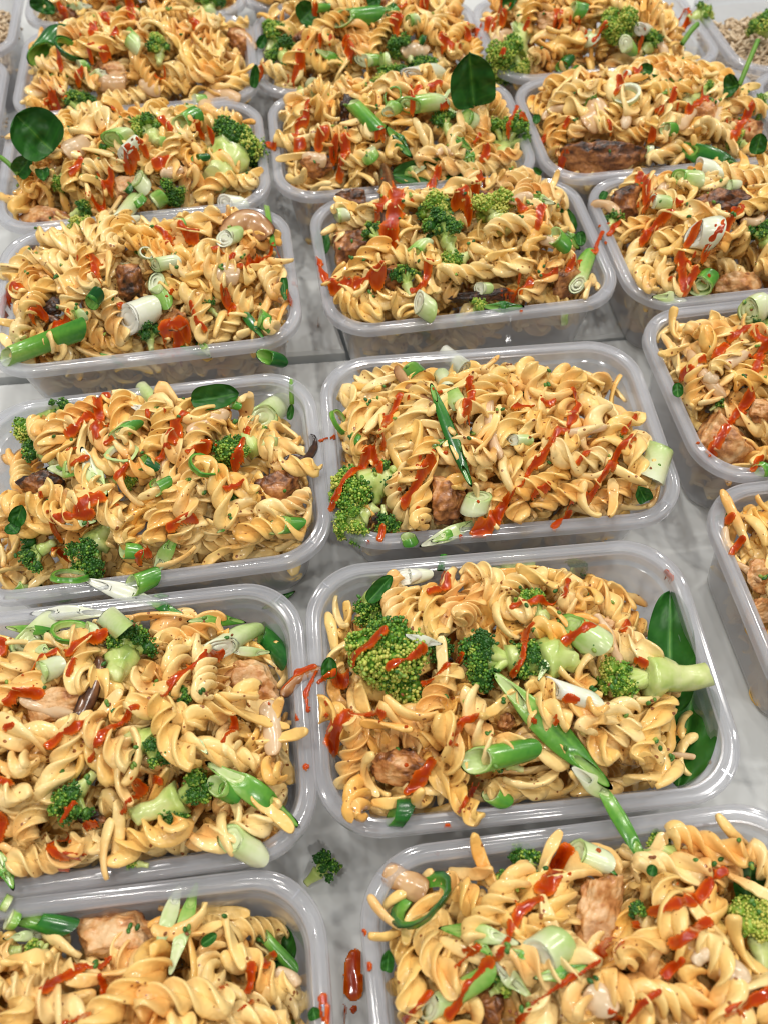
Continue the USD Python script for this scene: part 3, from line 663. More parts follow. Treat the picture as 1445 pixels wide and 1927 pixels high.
# red sauce: page width then x y pairs
SAU = {
    'M2': '5 62 1440 450 1390 500 1330 540 1270 620\n6 40 150 510 100 560 20 590\n6 56 230 230 235 290 170 300\n6 42 690 270 680 320 600 330 520 340 480 365\n6 36 290 545 220 600 150 660\n6 34 560 425 530 470 520 560 490 610\n6 52 790 425 740 450 680 495\n6 46 345 770 290 810 250 880\n5 90 1310 770 1270 800 1250 880\n5 40 1290 790 1400 770 1440 775\n8 76 175 -10 150 40 90 100\n8 50 350 60 320 110 290 165\n6 40 920 420 900 450\n6 40 950 575 985 580\n6 42 1065 255 1066 270\n6 26 1025 300 1005 330\n8 46 240 235 190 285\n6 42 690 710 730 715\n6 24 560 790 565 800\n6 24 640 790 650 795',
    'M3': '4 46 320 470 330 530 300 600\n4 44 60 530 20 600 0 640\n3 40 1440 680 1400 740 1430 800\n4 38 715 500 735 560 700 630 680 660\n4 36 1015 540 950 600 905 660\n4 46 935 680 880 740 860 790\n4 50 850 790 800 870 770 900\n4 38 670 650 610 740 550 800 520 870 440 960\n4 38 770 730 730 780\n4 66 180 780 120 870 80 940\n6 64 450 -10 400 50 350 85\n6 46 700 0 640 60\n5 40 1440 70 1430 110\n4 30 190 500 215 515\n3 24 1205 700 1230 690 1260 680\n5 30 1370 125 1385 120\n3 46 1390 750 1310 830 1250 940\n4 34 620 860 560 910\n4 30 560 570 490 580\n4 34 600 545 640 550',
    'L2': '5 56 390 465 320 480 265 540\n5 42 210 530 140 560 85 620\n5 36 275 555 255 620\n5 54 840 530 760 555 700 600 640 650\n5 48 510 740 420 810 370 870 340 940\n5 50 320 780 250 840 195 885\n5 56 150 690 60 690 20 720\n5 40 880 780 840 870\n5 46 1180 590 1100 620 1010 710\n5 40 1190 610 1150 690 1160 760\n5 36 1240 620 1200 650\n5 26 1220 700 1230 730\n5 24 1110 770 1120 790\n5 60 10 490 10 540\n5 40 20 820 45 810\n7 50 0 60 30 65\n7 44 580 55 600 60\n7 38 530 80 490 130 460 180\n7 56 20 210 0 280\n7 46 280 145 230 210 195 300\n7 50 185 310 240 350 330 355\n7 60 220 390 270 400\n7 32 360 220 330 240\n5 30 670 630 600 690',
    'L3': '3 56 470 485 400 510 365 560 360 680\n3 44 555 585 560 610\n3 66 695 590 670 640 650 690\n3 42 340 600 290 650 260 670\n3 34 630 710 600 770\n3 42 790 735 710 740\n3 40 935 670 900 740 885 800\n3 38 915 845 850 875\n3 66 370 910 290 955\n3 40 280 720 255 730\n5 52 340 5 260 20 195 60\n5 44 730 10 660 40 640 70\n5 40 200 150 225 150\n5 40 520 175 570 180\n3 30 330 770 270 790\n3 36 400 710 420 690\n3 34 480 800 440 830\n3 26 150 905 160 910',
    'M1': '8 84 660 345 640 420 600 470\n8 60 590 500 520 540 490 600\n8 56 480 590 470 650 430 720\n8 36 350 690 270 760\n8 56 390 750 310 830 280 900 240 940\n8 46 170 860 70 970\n8 56 890 650 810 740 720 800\n8 50 720 790 620 860 560 900 500 970\n8 42 940 600 970 605\n8 66 1275 400 1230 440 1190 510\n8 66 1180 500 1110 520 1030 545\n8 60 1220 590 1170 620 1100 670\n8 48 1120 740 1060 790\n8 56 1040 850 970 900 920 960\n8 66 1445 860 1380 890 1300 930\n7 110 1335 720 1325 790 1330 850\n7 80 1365 760 1385 760\n8 40 850 930 870 960\n8 36 400 640 420 650\n8 30 300 700 330 690',
    'L1': '7 50 415 730 370 760 300 755\n7 50 290 770 230 810 170 840\n7 50 375 790 345 880\n7 54 950 755 945 810 930 850\n7 40 830 835 850 830\n7 52 1030 720 1000 750\n7 44 320 945 250 970\n7 36 940 890 900 930\n7 46 1200 880 1215 960\n7 66 1255 910 1250 950',
    'L4': '3 52 60 110 20 160 15 220\n1 44 590 850 620 870 640 900\n1 46 680 840 700 870 730 870\n3 46 355 10 340 60\n3 42 250 225 210 260 170 285\n3 40 160 200 110 215\n3 44 840 130 880 200\n3 34 720 190 740 250 770 270\n3 56 690 260 620 295\n3 54 680 320 610 365\n3 40 945 10 910 40\n1 44 940 945 1050 950\n1 36 810 940 880 955\n3 28 1105 105 1125 105\n3 24 1090 130 1088 150\n3 30 870 190 860 220\n3 30 460 180 450 190\n3 28 650 125 640 140',
    'L5': '1 44 215 530 195 560\n1 44 310 600 265 640\n1 44 420 640 390 700 350 730\n1 40 520 590 480 650\n1 34 520 520 540 540\n1 36 630 590 590 620\n1 30 610 460 640 480\n1 30 800 530 830 560\n1 26 740 470 760 490', 'L6': '1 44 240 360 200 370 180 395\n1 34 220 210 230 260\n1 36 590 285 620 290\n1 36 440 115 430 140\n1 30 350 160 330 170\n1 30 310 270 290 290\n1 36 720 80 740 90\n1 36 400 180 390 220\n1 26 440 405 430 410',
    'L7': '1 46 420 -5 380 50\n1 46 485 0 495 60\n1 40 360 80 340 120\n1 40 230 30 240 50', 'M4': '2 76 40 660 50 750 20 880\n2 42 350 680 300 720 265 760\n2 42 510 755 525 790\n2 42 590 790 580 840\n2 34 310 800 320 820\n2 46 160 10 150 10\n4 40 165 60 150 110 105 135\n4 40 735 20 690 60\n4 44 550 105 500 140 470 165\n4 36 650 60 600 70\n3 42 1190 75 1250 100 1320 110\n3 34 1340 110 1440 70\n1 50 1440 760 1430 800\n2 40 200 650 180 690\n2 34 900 -300 901 -300\n2 38 360 650 380 650',
    'R1': '6 50 1340 120 1310 160\n6 36 1300 30 1290 50\n6 40 1430 420 1440 440', 'R2': '4 46 1370 265 1310 300\n4 54 1400 280 1440 330\n4 50 1430 340 1400 430\n4 52 1285 340 1255 370\n4 42 1210 380 1190 400\n4 54 1375 540 1310 620 1270 680 1235 740\n4 50 1430 755 1390 800\n4 40 1150 430 1130 440',
    'R3': '2 44 960 670 990 710 1020 730\n2 44 1080 790 1020 850 975 900\n2 44 880 840 850 880\n2 42 1340 790 1300 830 1265 870\n2 46 1180 840 1150 910\n2 44 1260 870 1220 930\n4 50 1110 85 1125 110\n4 50 1180 40 1130 130\n2 36 820 880 790 940\n2 36 1100 750 1120 760\n2 40 1310 800 1350 780\n4 40 1110 0 1140 30',
    'R4': '2 40 910 270 880 310 880 340\n2 34 690 455 680 470\n2 40 690 550 650 590\n2 36 850 450 855 470\n2 52 1380 410 1345 460 1325 500\n2 40 1215 360 1150 400\n2 36 945 255 955 270\n2 34 500 400 470 470\n2 34 530 420 515 430\n2 24 600 520 605 530\n2 34 1200 350 1220 380\n2 34 1020 420 1040 430\n2 34 1090 360 1080 370\n2 30 1000 520 1010 530',
    'R5': '2 46 395 80 410 100\n2 46 790 150 810 180\n2 40 450 180 440 210\n2 40 1125 75 1140 90\n2 36 650 40 660 60\n2 30 540 90 530 110\n2 34 980 100 975 120\n2 34 450 50 430 60', 'M5': '1 42 1160 440 1120 480 1110 500\n1 50 1225 490 1205 530\n1 60 1300 540 1280 600\n1 40 1140 540 1120 550\n1 40 1030 540 1010 550\n1 36 1160 380 1150 420\n2 38 360 510 340 540\n2 36 235 370 215 390\n2 34 100 350 110 370\n2 44 200 310 180 330\n2 36 390 570 370 590\n1 40 1420 500 1440 480\n1 30 1250 600 1270 590',
    'M6': '1 44 1130 190 1120 240 1105 300\n1 40 1300 140 1325 180\n1 36 1210 120 1205 140\n2 44 60 60 40 80\n2 50 220 150 290 160\n2 36 310 130 350 110\n2 40 210 300 190 320\n1 40 990 240 970 260\n1 30 1180 30 1190 50\n1 40 1310 190 1330 200\n2 44 130 330 110 340\n1 30 1245 140 1240 150', 'M7': '2 40 60 20 80 10'}
ONTABLE_SAUCE = []

W_CHUNK, W_BROC = {}, {}
ITEMS = []                               # (thing path, container, place, description, category)


def note(prim, k, p, desc, cat, group=None):
    tag(prim, None, cat, group)
    ITEMS.append([prim, k, V3(p), desc])


def zone(k, p):
    q = local(k, V3(p)) / V3([HA, HB])
    lr = 'left' if q[0] < -0.3 else 'right' if q[0] > 0.3 else ''
    fb = 'front' if q[1] < -0.3 else 'back' if q[1] > 0.3 else ''
    return (fb + ' ' + lr).strip() or 'middle'


def settle(verts, H=None, frac=0.75, sink=0.001):
    """How far to move a thing along its sight line so that it rests on the heap."""
    H = HF if H is None else H
    j, i = cells(verts)
    gap = H[j, i] - verts[:, 2]
    q = np.quantile(gap, frac) - sink
    c = verts.mean(0)
    d = unit(CAM - c)
    return d * (q / max(d[2], 0.25)) if q > 0 else V3([0, 0, q])


ICO = {n: trimesh.creation.icosphere(n, 1.0) for n in (0, 1, 2, 3, 4)}


def chunk(k, cx, cy, w, h, turn, tone, r):
    p = march(cx, cy, TF)
    a, b = metres(w, p) / 2 * 1.08, metres(h, p) / 2 * 1.08
    c = max(min(a, b) * 0.85, 0.005)
    t = math.radians(turn)
    view = unit(CAM - p)
    e1 = unit(C_RIGHT * math.cos(t) - C_UP * math.sin(t))
    e2 = np.cross(view, e1)
    m = ICO[4]
    s = np.array(m.vertices)
    n1 = unit_rows(np.sign(s) * np.abs(s) ** 0.88)
    rad = 1 + 0.75 * (fbm(s * 1.7 + r.random() * 90, 3) - 0.5)
    cut = np.zeros(len(s))
    for _ in range(7):                   # knife cuts
        n = unit(r.normal(size=3))
        lim = r.uniform(0.52, 0.85)
        dd = (s * rad[:, None]) @ n
        hit = dd > lim
        cut = np.where(hit, r.uniform(0.4, 1.0), cut)
        rad = np.where(hit, rad * (lim / np.maximum(dd, 1e-6)) ** 0.95, rad)
    loc = n1 * rad[:, None] * V3([a, b, c])
    fib = V3([9.0, 2.2, 2.2])
    loc += n1 * ((fbm(loc / 0.0040 * V3([0.7, 1.2, 1.0]) + r.random() * 90, 4)[:, None] - 0.5) * 0.0044)
    v = p + loc[:, :1] * e1 + loc[:, 1:2] * e2 + loc[:, 2:] * view - V3([0, 0, 0.55 * c])
    tn = tone + (0.17 if tone < 0.3 else 0.08) + (fbm(loc / 0.005 + r.random() * 50, 4) - 0.5) * 1.05 + 0.12 * (n1 @ unit(r.normal(size=3))) + 0.12 - 0.26 * cut
    if tone > 0.8:
        desc, cat = 'charred black-brown scrap', 'charred scrap'
    elif tone > 0.45:
        desc, cat = 'browned roast chicken piece', 'chicken piece'
    else:
        desc, cat = 'pale cut chicken piece', 'chicken piece'
    size = 'large ' if max(a, b) > 0.018 else 'small ' if max(a, b) < 0.009 else ''
    th = thing('charred_scrap' if tone > 0.8 else 'chicken_piece', p)
    part('meat', v, m.faces, MEAT, th, p, attrs={'tint': np.clip(tn, 0, 1)})
    note(th, k, p, size + desc, cat)
    pts = sample(v, np.array(m.faces), 2500, r)
    stamp(pts)
    OTHER.append(pts)
    j, i = cells(v[v[:, 2] > p[2] - 0.4 * c])
    PROT[j, i] = True
    for q in v[::7]:                     # also what would stand in the sight line just before it
        f = q + (CAM - q) / np.linalg.norm(CAM - q) * 0.010
        jj, ii = cells(f)
        PROT[jj, ii] = True


def unit_rows(v):
    return v / (np.linalg.norm(v, axis=1, keepdims=True) + 1e-12)


def tube(path, radii, n=10, flat=None):
    path = np.asarray(path, float)
    t = unit_rows(np.gradient(path, axis=0))
    ref = V3([0, 0, 1.0]) if abs(t[len(t) // 2][2]) < 0.8 else V3([1.0, 0, 0])
    a = unit_rows(np.cross(t, ref))
    b = np.cross(a, t)
    g = np.arange(n) * 2 * np.pi / n
    v = path[:, None] + np.asarray(radii)[:, None, None] * (np.cos(g)[None, :, None] * a[:, None] + np.sin(g)[None, :, None] * b[:, None])
    v = v.reshape(-1, 3)
    f = grid_faces(len(path), n, True)
    k = np.arange(n)
    f = np.vstack([f, np.c_[(k + 1) % n, k, np.full(n, len(v))], np.c_[k + (len(path) - 1) * n, (k + 1) % n + (len(path) - 1) * n, np.full(n, len(v) + 1)]])
    v = np.vstack([v, path[0], path[-1]])
    return fix(v, f)


OTHER = []                               # points of everything that lies on the heaps, for the sauce


def broccoli(k, cx, cy, R, ex, ey, sw, tone, ncl, r, p=None, e=None, where=None):
    if p is None:
        p = march(cx, cy, TF)
        e = march(ex, ey, TF)
    R = metres(R, p) * 1.02 if where is None else R
    sr = metres(sw, p) / 2 if where is None else sw
    ax = e - p
    if np.linalg.norm(ax) < 1.2 * R:
        ax = unit(ax) * 1.2 * R
    ax[2] = np.clip(ax[2], -0.5 * R, 0.5 * R) + 0.4 * sr - 0.1 * R
    e = p + ax
    out = unit(p - e)
    up = unit(out + V3([0, 0, 0.35]))
    view = unit(CAM - p)
    ncl = int(ncl)
    th = thing('broccoli_floret', p)
    # clusters over the dome facing outwards, up and to the viewer
    face = unit(out * 0.85 + V3([0, 0, 0.35]) + view * 0.15)
    ncl = int(round(ncl * 1.7))
    side = unit(np.cross(face, [0.3, 0.5, 0.2]))
    oth = np.cross(face, side)
    dirs = []
    for i in range(ncl):
        z = 1 - (i + 0.35) / ncl * 1.0
        ph = i * 2.4 + r.random() * 0.5
        q = math.sqrt(max(0, 1 - z * z))
        dirs.append(face * z + side * q * math.cos(ph) + oth * q * math.sin(ph))
    fork = p + (e - p) * 0.28
    stems = [tube(np.linspace(0, 1, 8)[:, None] * (e - fork) + fork + (noise(np.linspace(0, 3, 8)[:, None] * V3([1, 1, 1]) + r.random() * 9)[:, None] - 0.5) * sr * 0.5,
                  sr * V3([1.30, 1.22, 1.05, 0.90, 0.80, 0.76, 0.76, 0.72]), 18)]
    allv = []
    sub = R * (0.62 if ncl > 5 else 0.72)
    near = float(np.linalg.norm(p - CAM)) < 0.52
    for i, dv in enumerate(dirs):
        c = p + dv * (R * 0.66) * r.uniform(0.62, 1.25)
        s0 = R * r.uniform(0.20, 0.42) * (1.2 if ncl < 8 else 1.0)
        tt = np.linspace(0, 1, 6)[:, None]
        stems.append(tube(fork * (1 - tt) + c * tt + np.sin(tt * 3.1) * out * 0.0006, np.linspace(sr * 0.62, s0 * 0.42, 6), 8))
        nb = int(np.clip(s0 / 0.00075, 3, 8) ** 2 * 3.2)
        br = np.clip(s0 * 0.125, 0.00042, 0.00068)
        dl = unit(dv + 0.25 * face)
        dirb = unit_rows(r.normal(size=(nb * 2, 3)))
        dirb = dirb[np.argsort(-(dirb @ dl))[:nb]]
        lump = 0.80 + 0.42 * noise(dirb * 2.6 + r.random() * 60)
        cb = c + dirb * (s0 * lump * r.uniform(0.80, 1.16, nb))[:, None]
        bud = ICO[0]
        bvv, bff = np.array(bud.vertices), np.array(bud.faces)
        sz = br * r.uniform(0.6, 1.6, nb)
        v = (cb[:, None] + bvv[None] * sz[:, None, None]).reshape(-1, 3)
        f = (bff[None] + (np.arange(nb) * len(bvv))[:, None, None]).reshape(-1, 3)
        core = ICO[2]
        cv = c + np.array(core.vertices) * s0 * 0.80
        ctone = tone + 0.22 * r.normal()
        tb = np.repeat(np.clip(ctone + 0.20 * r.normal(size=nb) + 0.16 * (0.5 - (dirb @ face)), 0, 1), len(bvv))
        cv = c + (cv - c) * (0.75 + 0.5 * noise(unit_rows(cv - c) * 2.6 + 5)[:, None])
        v2, f2 = join([(v, f), (cv, np.array(core.faces))])
        part('floret', v2, f2, BROC_BUD, th, p, attrs={'tint': np.r_[tb, np.full(len(cv), min(1, tone + 0.2))]})
        allv.append(v2)
    sv, sf = join(stems)
    sv = sv + unit_rows(sv - p - (e - p) * 0.5) * ((fbm(sv / 0.007 + 9, 3)[:, None] - 0.5) * sr * 1.3) + (noise(sv / 0.0022)[:, None] - 0.5) * sr * 0.12
    tin = np.clip(0.15 + 0.5 * (noise(sv / 0.004 + 3) - 0.5) + 0.5 * (np.linalg.norm(sv - e, axis=1) / max(np.linalg.norm(e - p), 1e-6)) * (0.4 + 0.6 * tone), 0, 1)
    part('stem', sv, sf, BROC_STEM, th, p, attrs={'tint': tin})
    allv.append(sv)
    allv = np.vstack(allv)
    desc = ('dark green ' if tone > 0.65 else 'green ' if tone > 0.45 else 'pale yellow-green ') + ('broccoli floret with thick pale stalk' if sr > 0.0085 else 'tiny broccoli bit' if R < 0.0075 else 'broccoli floret')
    if where is None:
        note(th, k, p, desc, 'broccoli')
        big = R > 0.008
        stamp(allv[::2])
        OTHER.append(allv)
        if big:
            j, i = cells(allv[::2])
            PROT[j, i] = True
            q = allv[::9]
            f = q + unit_rows(CAM - q) * 0.010
            j, i = cells(f)
            PROT[j, i] = True
    return th


def spinach(k, base, tip, width, mode, stalk, r):
    b = march(*base, HS if mode != 'u' else TF)
    if mode == 'u':                      # tucked down beside the heap
        b = b - V3([0, 0, 0.004])
    if mode == 's':
        d = px_ray(*tip)
        yb = b[1] + 0.006
        t = (yb - CAM[1]) / d[1]
        tp = CAM + d * t
        if tp[2] < b[2] - 0.002 or tp[2] > b[2] + 0.06:
            tp = march(*tip, HS)
            tp = tp + V3([0, 0, 0.004])
    elif mode == 'u':
        tp = march(*tip, TF) - V3([0, 0, 0.003])
    else:
        tp = march(*tip, HS)
        b, tp = b + V3([0, 0, 0.001]), tp + V3([0, 0, 0.002])
    L = np.linalg.norm(tp - b)
    L = max(L, 0.004)
    W = metres(width, b)
    ax = unit(tp - b)
    view = unit(CAM - (b + tp) / 2)
    nrm = unit(view - ax * np.dot(view, ax) + V3([0, 0, 0.25]))
    sd = unit(np.cross(ax, nrm))
    nrm = np.cross(sd, ax)
    nu, nv = 36, 15
    u, v = np.meshgrid(np.linspace(0, 1, nu), np.linspace(-1, 1, nv), indexing='ij')
    wprof = np.clip(1 - np.abs(2 * u ** 0.8 - 1) ** 2.6, 0, 1) ** 0.6
    wprof = np.where(u > 0.985, 0.05, wprof)
    cup = (0.16 * v * v + 0.16 * np.abs(v)) * W * wprof + 0.05 * W * np.abs(np.sin(u * 9 + np.abs(v) * 3)) * np.abs(v)
    bend = -0.10 * L * np.sin(np.pi * u) + 0.06 * L * (noise(np.stack([u * 2, v, 0 * u], -1) + r.random() * 30) - 0.5)
    ripple = (noise(np.stack([u * 6, v * 3, 0 * u], -1) + r.random() * 70) - 0.5) * W * 0.16
    veins = -0.012 * W * np.exp(-(v / 0.08) ** 2)
    P = b + ax * (u * L)[..., None] + sd * (v * wprof * W / 2)[..., None] + nrm * (cup + bend * 0.6 + ripple + veins)[..., None]
    top, bot = P.reshape(-1, 3), (P - nrm * 0.00035).reshape(-1, 3)
    f = grid_faces(nu, nv)
    n0 = len(top)
    edge = np.r_[np.arange(nv), np.arange(1, nu) * nv + nv - 1, (nu - 1) * nv + np.arange(nv - 2, -1, -1), np.arange(nu - 2, 0, -1) * nv]
    e2 = np.roll(edge, -1)
    vv = np.vstack([top, bot])
    ff = np.vstack([f, f[:, ::-1] + n0, np.c_[edge, e2, e2 + n0], np.c_[edge, e2 + n0, edge + n0]])
    vv, ff = fix(vv, ff)
    rib = np.abs(v) < 0.09
    side = np.abs(((u * 6 - np.abs(v) * 1.2) % 1) - 0.5) < 0.07
    tint = np.where(rib, 0.25, np.where(side, 0.58, 0.8)).ravel()
    th = thing('spinach_leaf', b)
    part('blade', vv, ff, SPINACH, th, b, attrs={'tint': np.r_[tint, tint * 0.8]})
    pts = [sample(vv, ff, 1200, r)]
    if stalk[0] or stalk[1]:
        d = px_ray(*stalk)
        st0 = tp if np.linalg.norm(V3(stalk) - V3(tip)) < np.linalg.norm(V3(stalk) - V3(base)) else b
        q = CAM + d * (np.dot(st0 - CAM, -C_BACK) / np.dot(d, -C_BACK))
        tt = np.linspace(0, 1, 9)[:, None]
        path = st0 * (1 - tt) + q * tt + V3([0, 0, 0.002]) * np.sin(tt * 3.1)
        sv, sf = tube(path, np.full(9, metres(9 if L > 0.006 else 10, st0) / 2), 10)
        part('stalk', sv, sf, SPINACH, th, b, attrs={'tint': np.full(len(sv), 0.12)})
    size = 'large ' if L > 0.028 else 'small ' if L < 0.013 else ''
    note(th, k, (b + tp) / 2, size + ('dark green spinach leaf standing up' if mode == 's' else 'dark green spinach leaf lying flat' if mode == 'f' else 'dark green spinach leaf tucked under pasta') if L > 0.006 else 'bare green spinach stalk', 'spinach leaf')
    if mode == 'u':
        stamp(pts[0])
    if mode != 's':
        OTHER.append(pts[0])


for k in PASTA_BOXES:
    r = np.random.default_rng(hash_seed(k) + 5)
    for n, _ in rows(CHUNKS.get(k, ''), 7):
        x, y = full(n[0], n[1], n[2])
        if x > -60:
            chunk(k, x, y, n[3] / 2, n[4] / 2, n[5], n[6], r)
    for n, _ in rows(BROC.get(k, ''), 9):
        x, y = full(n[0], n[1], n[2])
        ex, ey = full(n[0], n[4], n[5])
        broccoli(k, x, y, n[3] / 2, ex, ey, n[6] / 2, n[7], n[8], r)
    for n, t in rows(SPIN.get(k, ''), 6):
        if t[0] == 'u':
            spinach(k, full(n[0], n[1], n[2]), full(n[0], n[3], n[4]), n[5] / 2, 'u', (0, 0), r)
for k in PASTA_BOXES:
    fill(k, 0.0, 260, over=0.0045, K=14, seed=3, fails_max=30)

HS = ndi.gaussian_filter(ndi.maximum_filter(HF, 7), 2.0)


TONES = {'d': (0.80, 1.0), 'g': (0.54, 0.78), 'p': (0.16, 0.40), 'w': (0.0, 0.12), 'x': (0.28, 0.62)}
CNAME = {'d': 'dark green', 'g': 'mid green', 'p': 'pale green', 'w': 'white', 'x': 'pale-to-green'}


def scallion(k, A, B, w, style, r):
    col, shp = style[0], style[1]
    a, b = march(*A, HS), march(*B, HS)
    mid = (a + b) / 2
    dz = b[2] - a[2]
    hor = np.linalg.norm((b - a)[:2])
    dz = np.clip(dz, -0.7 * hor, 0.7 * hor)
    a, b = mid - V3([*(b - a)[:2], dz]) / 2, mid + V3([*(b - a)[:2], dz]) / 2
    view = unit(CAM - mid)
    t0, t1 = TONES[col]
    if r.random() < 0.5 and col in 'xp':
        t0, t1 = t1, t0
    n = 24
    g = np.arange(n) * 2 * np.pi / n
    if shp == 'r':                       # a ring lying open to the viewer
        L = metres(max(w * 0.28, 9), mid)
        rad = np.linalg.norm(b - a) / 2
        e1 = unit(b - a)
        ratio = np.clip(metres(w, mid) / 2 / rad, 0.3, 0.97)
        perp = unit(np.cross(view, e1))
        T = unit(view * ratio + perp * math.sqrt(1 - ratio ** 2) * (1 if perp[2] < 0 else -1) * -1)
        N = unit(e1 - T * np.dot(e1, T))
        C = mid
        slant = r.uniform(0.0, 0.5)
        thick = 0.16 if col in 'dg' else 0.22
        flat = 0.9
    else:
        L = np.linalg.norm(b - a)
        rad = metres(w, mid) / 2
        T = unit(b - a)
        N = unit(view - T * np.dot(view, T))
        C = mid
        slant = np.clip(r.uniform(0.45, 0.65) * L / (2 * rad), 0.3, 2.0) if L < 5 * rad else r.uniform(1.0, 2.0)
        thick = 0.15 if col in 'dg' else 0.24
        flat = r.uniform(0.62, 0.92) if col in 'dgx' else r.uniform(0.78, 0.95)
        if shp == 'l':
            flat, slant, thick = 0.26, 1.6, 0.3
        if L < 2.0 * rad:
            slant = min(slant, 0.9)
        L = max(L - (slant * rad * 0.7 if shp == 'l' else slant * rad * 1.9), 0.30 * L)
    Bn = np.cross(T, N)
    ns = 9
    xs_ = np.linspace(-0.5, 0.5, ns)
    cutang = r.uniform(-0.7, 0.7)
    bow = r.normal() * 0.09 * L
    wob = 1 + 0.24 * (noise(np.c_[np.cos(g) * 1.5, np.sin(g) * 1.5, 0 * g] + r.random() * 40) - 0.5)

    def skin(f_out, f_in, rec=0.0):
        vs, ts = [], []
        for surf, fr in ((0, f_out), (1, f_in)):
            order = xs_ if surf == 0 else xs_[::-1]
            for x in order:
                # both ends cut on the slant: the near end open to the viewer
                sl = slant * rad * fr * np.cos(g - cutang)
                off = np.where(x < 0, sl, sl if shp != 'l' else -sl) * (np.abs(x) * 2) ** 3 * (1 if abs(x) == 0.5 or True else 0)
                xx = x * (L - 2 * rec) + off * (1 if shp != 'l' else 1.2)
                taper = (1 + pinch * x) if shp != 'l' else (1 - 0.55 * (abs(x) * 2) ** 2)
                ridge = 1 + 0.012 * np.cos(g * 12)
                rr = rad * fr * wob * taper * ridge
                vs.append(C + T * xx[:, None] + N * (rr * flat * np.cos(g) - bow * (4 * x * x - 1) * 0.5)[:, None] + Bn * (rr * np.sin(g))[:, None])
                base = t0 + (t1 - t0) * (x + 0.5)
                stripe = 0.10 * (noise(np.c_[g * 3.5, 0 * g + x * 1.2, 0 * g] + r_st) - 0.5) * (1.6 if col in 'dgx' else 0.8)
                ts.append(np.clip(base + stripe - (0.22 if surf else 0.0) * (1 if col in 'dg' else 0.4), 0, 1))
        vs, ts = np.vstack(vs), np.concatenate(ts)
        m = len(vs) // n
        vs = np.vstack([vs, vs[:n]])
        ts = np.r_[ts, ts[:n]]
        f = grid_faces(m + 1, n, True)
        f = np.where(f >= m * n, f - m * n, f)
        vs, ts = vs[:m * n], ts[:m * n]
        return vs, f, ts

    r_st = r.random() * 60
    pinch = r.normal() * 0.14
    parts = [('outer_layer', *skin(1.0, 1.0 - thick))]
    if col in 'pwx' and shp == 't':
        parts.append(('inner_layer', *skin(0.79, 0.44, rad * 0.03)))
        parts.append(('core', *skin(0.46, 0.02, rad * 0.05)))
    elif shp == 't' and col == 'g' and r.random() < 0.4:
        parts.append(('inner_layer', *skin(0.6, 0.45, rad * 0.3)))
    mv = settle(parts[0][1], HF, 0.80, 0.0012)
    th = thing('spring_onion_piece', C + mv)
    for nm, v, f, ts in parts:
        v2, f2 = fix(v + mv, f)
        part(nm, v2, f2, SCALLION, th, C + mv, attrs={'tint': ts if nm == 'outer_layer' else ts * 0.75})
        pts = sample(v2, f2, 900, r)
        stamp(pts)
        OTHER.append(pts)
        OTHER.append(v2)
    kind = {'t': 'tube', 'r': 'ring', 'l': 'sliver'}[shp]
    size = 'long ' if np.linalg.norm(b - a) > 0.034 else 'thick ' if rad > 0.0085 else 'tiny ' if np.linalg.norm(b - a) < 0.011 else ''
    note(th, k, C + mv, f'{size}{CNAME[col]} spring onion {kind}', 'spring onion')


def onion(k, pts, w, tone, r):
    P = V3([march(x, y, HS) for x, y in pts])
    P[:, 2] = 0.5 * P[:, 2] + 0.5 * P[:, 2].mean() + 0.0015
    t = np.linspace(0, 1, 18)
    s = np.linspace(0, 1, len(P))
    if len(P) == 3:
        path = np.stack([np.polyval(np.polyfit(s, P[:, c], 2), t) for c in range(3)], 1)
    else:
        from scipy.interpolate import CubicSpline
        path = CubicSpline(s, P)(t)
    W = metres(w, P.mean(0))
    tg = unit_rows(np.gradient(path, axis=0))
    view = unit(unit(CAM - P.mean(0)) + V3([0, 0, 0.3]))
    nr = unit_rows(view - tg * (tg @ view)[:, None])
    sd = np.cross(tg, nr)
    wv = W / 2 * (0.45 + 0.55 * np.sqrt(np.clip(1 - (2 * t - 1) ** 4, 0, 1))) * (0.85 + 0.4 * (noise(np.c_[t * 4, 0 * t, 0 * t] + r.random() * 50) - 0.5))
    m = 16
    g = np.arange(m) * 2 * np.pi / m
    th_ = 0.0009
    vs, tn = [], []
    tw = r.normal() * 0.5
    for i in range(len(t)):
        u = wv[i] * np.sign(np.cos(g)) * np.abs(np.cos(g)) ** 0.8
        h = th_ * np.sin(g) - 0.35 * u * u / max(wv[i], 1e-4) * 0.8 + 0.0008 * (noise(np.c_[u * 400, 0 * u + t[i] * 6, 0 * u] + 3) - 0.5)
        an = tw * (t[i] - 0.5)
        vs.append(path[i] + sd[i] * (u * math.cos(an) - h * math.sin(an))[:, None] + nr[i] * (u * math.sin(an) + h * math.cos(an))[:, None])
        edge = np.abs(np.cos(g)) ** 6
        tn.append(np.clip(tone + 0.22 * edge * (0.4 + tone) + 0.3 * (noise(np.c_[t[i] * 5 + 0 * g, np.cos(g) * 2, 0 * g] + 20) - 0.5), 0, 1))
    v = np.vstack(vs)
    f = grid_faces(len(t), m, True)
    kk = np.arange(m)
    f = np.vstack([f, np.c_[(kk + 1) % m, kk, np.full(m, len(v))], np.c_[kk + (len(t) - 1) * m, (kk + 1) % m + (len(t) - 1) * m, np.full(m, len(v) + 1)]])
    v = np.vstack([v, path[0], path[-1]])
    v, f = fix(v, f)
    mv = settle(v, HF, 0.7, 0.001)
    v = v + mv
    c = v.mean(0)
    o = thing('fried_onion_strip', c)
    part('strip', v, f, ONION, o, c, attrs={'tint': np.r_[np.concatenate(tn), tone, tone]})
    note(o, k, c, ('charred dark ' if tone > 0.7 else 'browned ' if tone > 0.4 else 'translucent tan ') + 'fried onion strip', 'onion strip')
    pts2 = sample(v, f, 1500, r)
    stamp(pts2)
    OTHER.append(pts2)


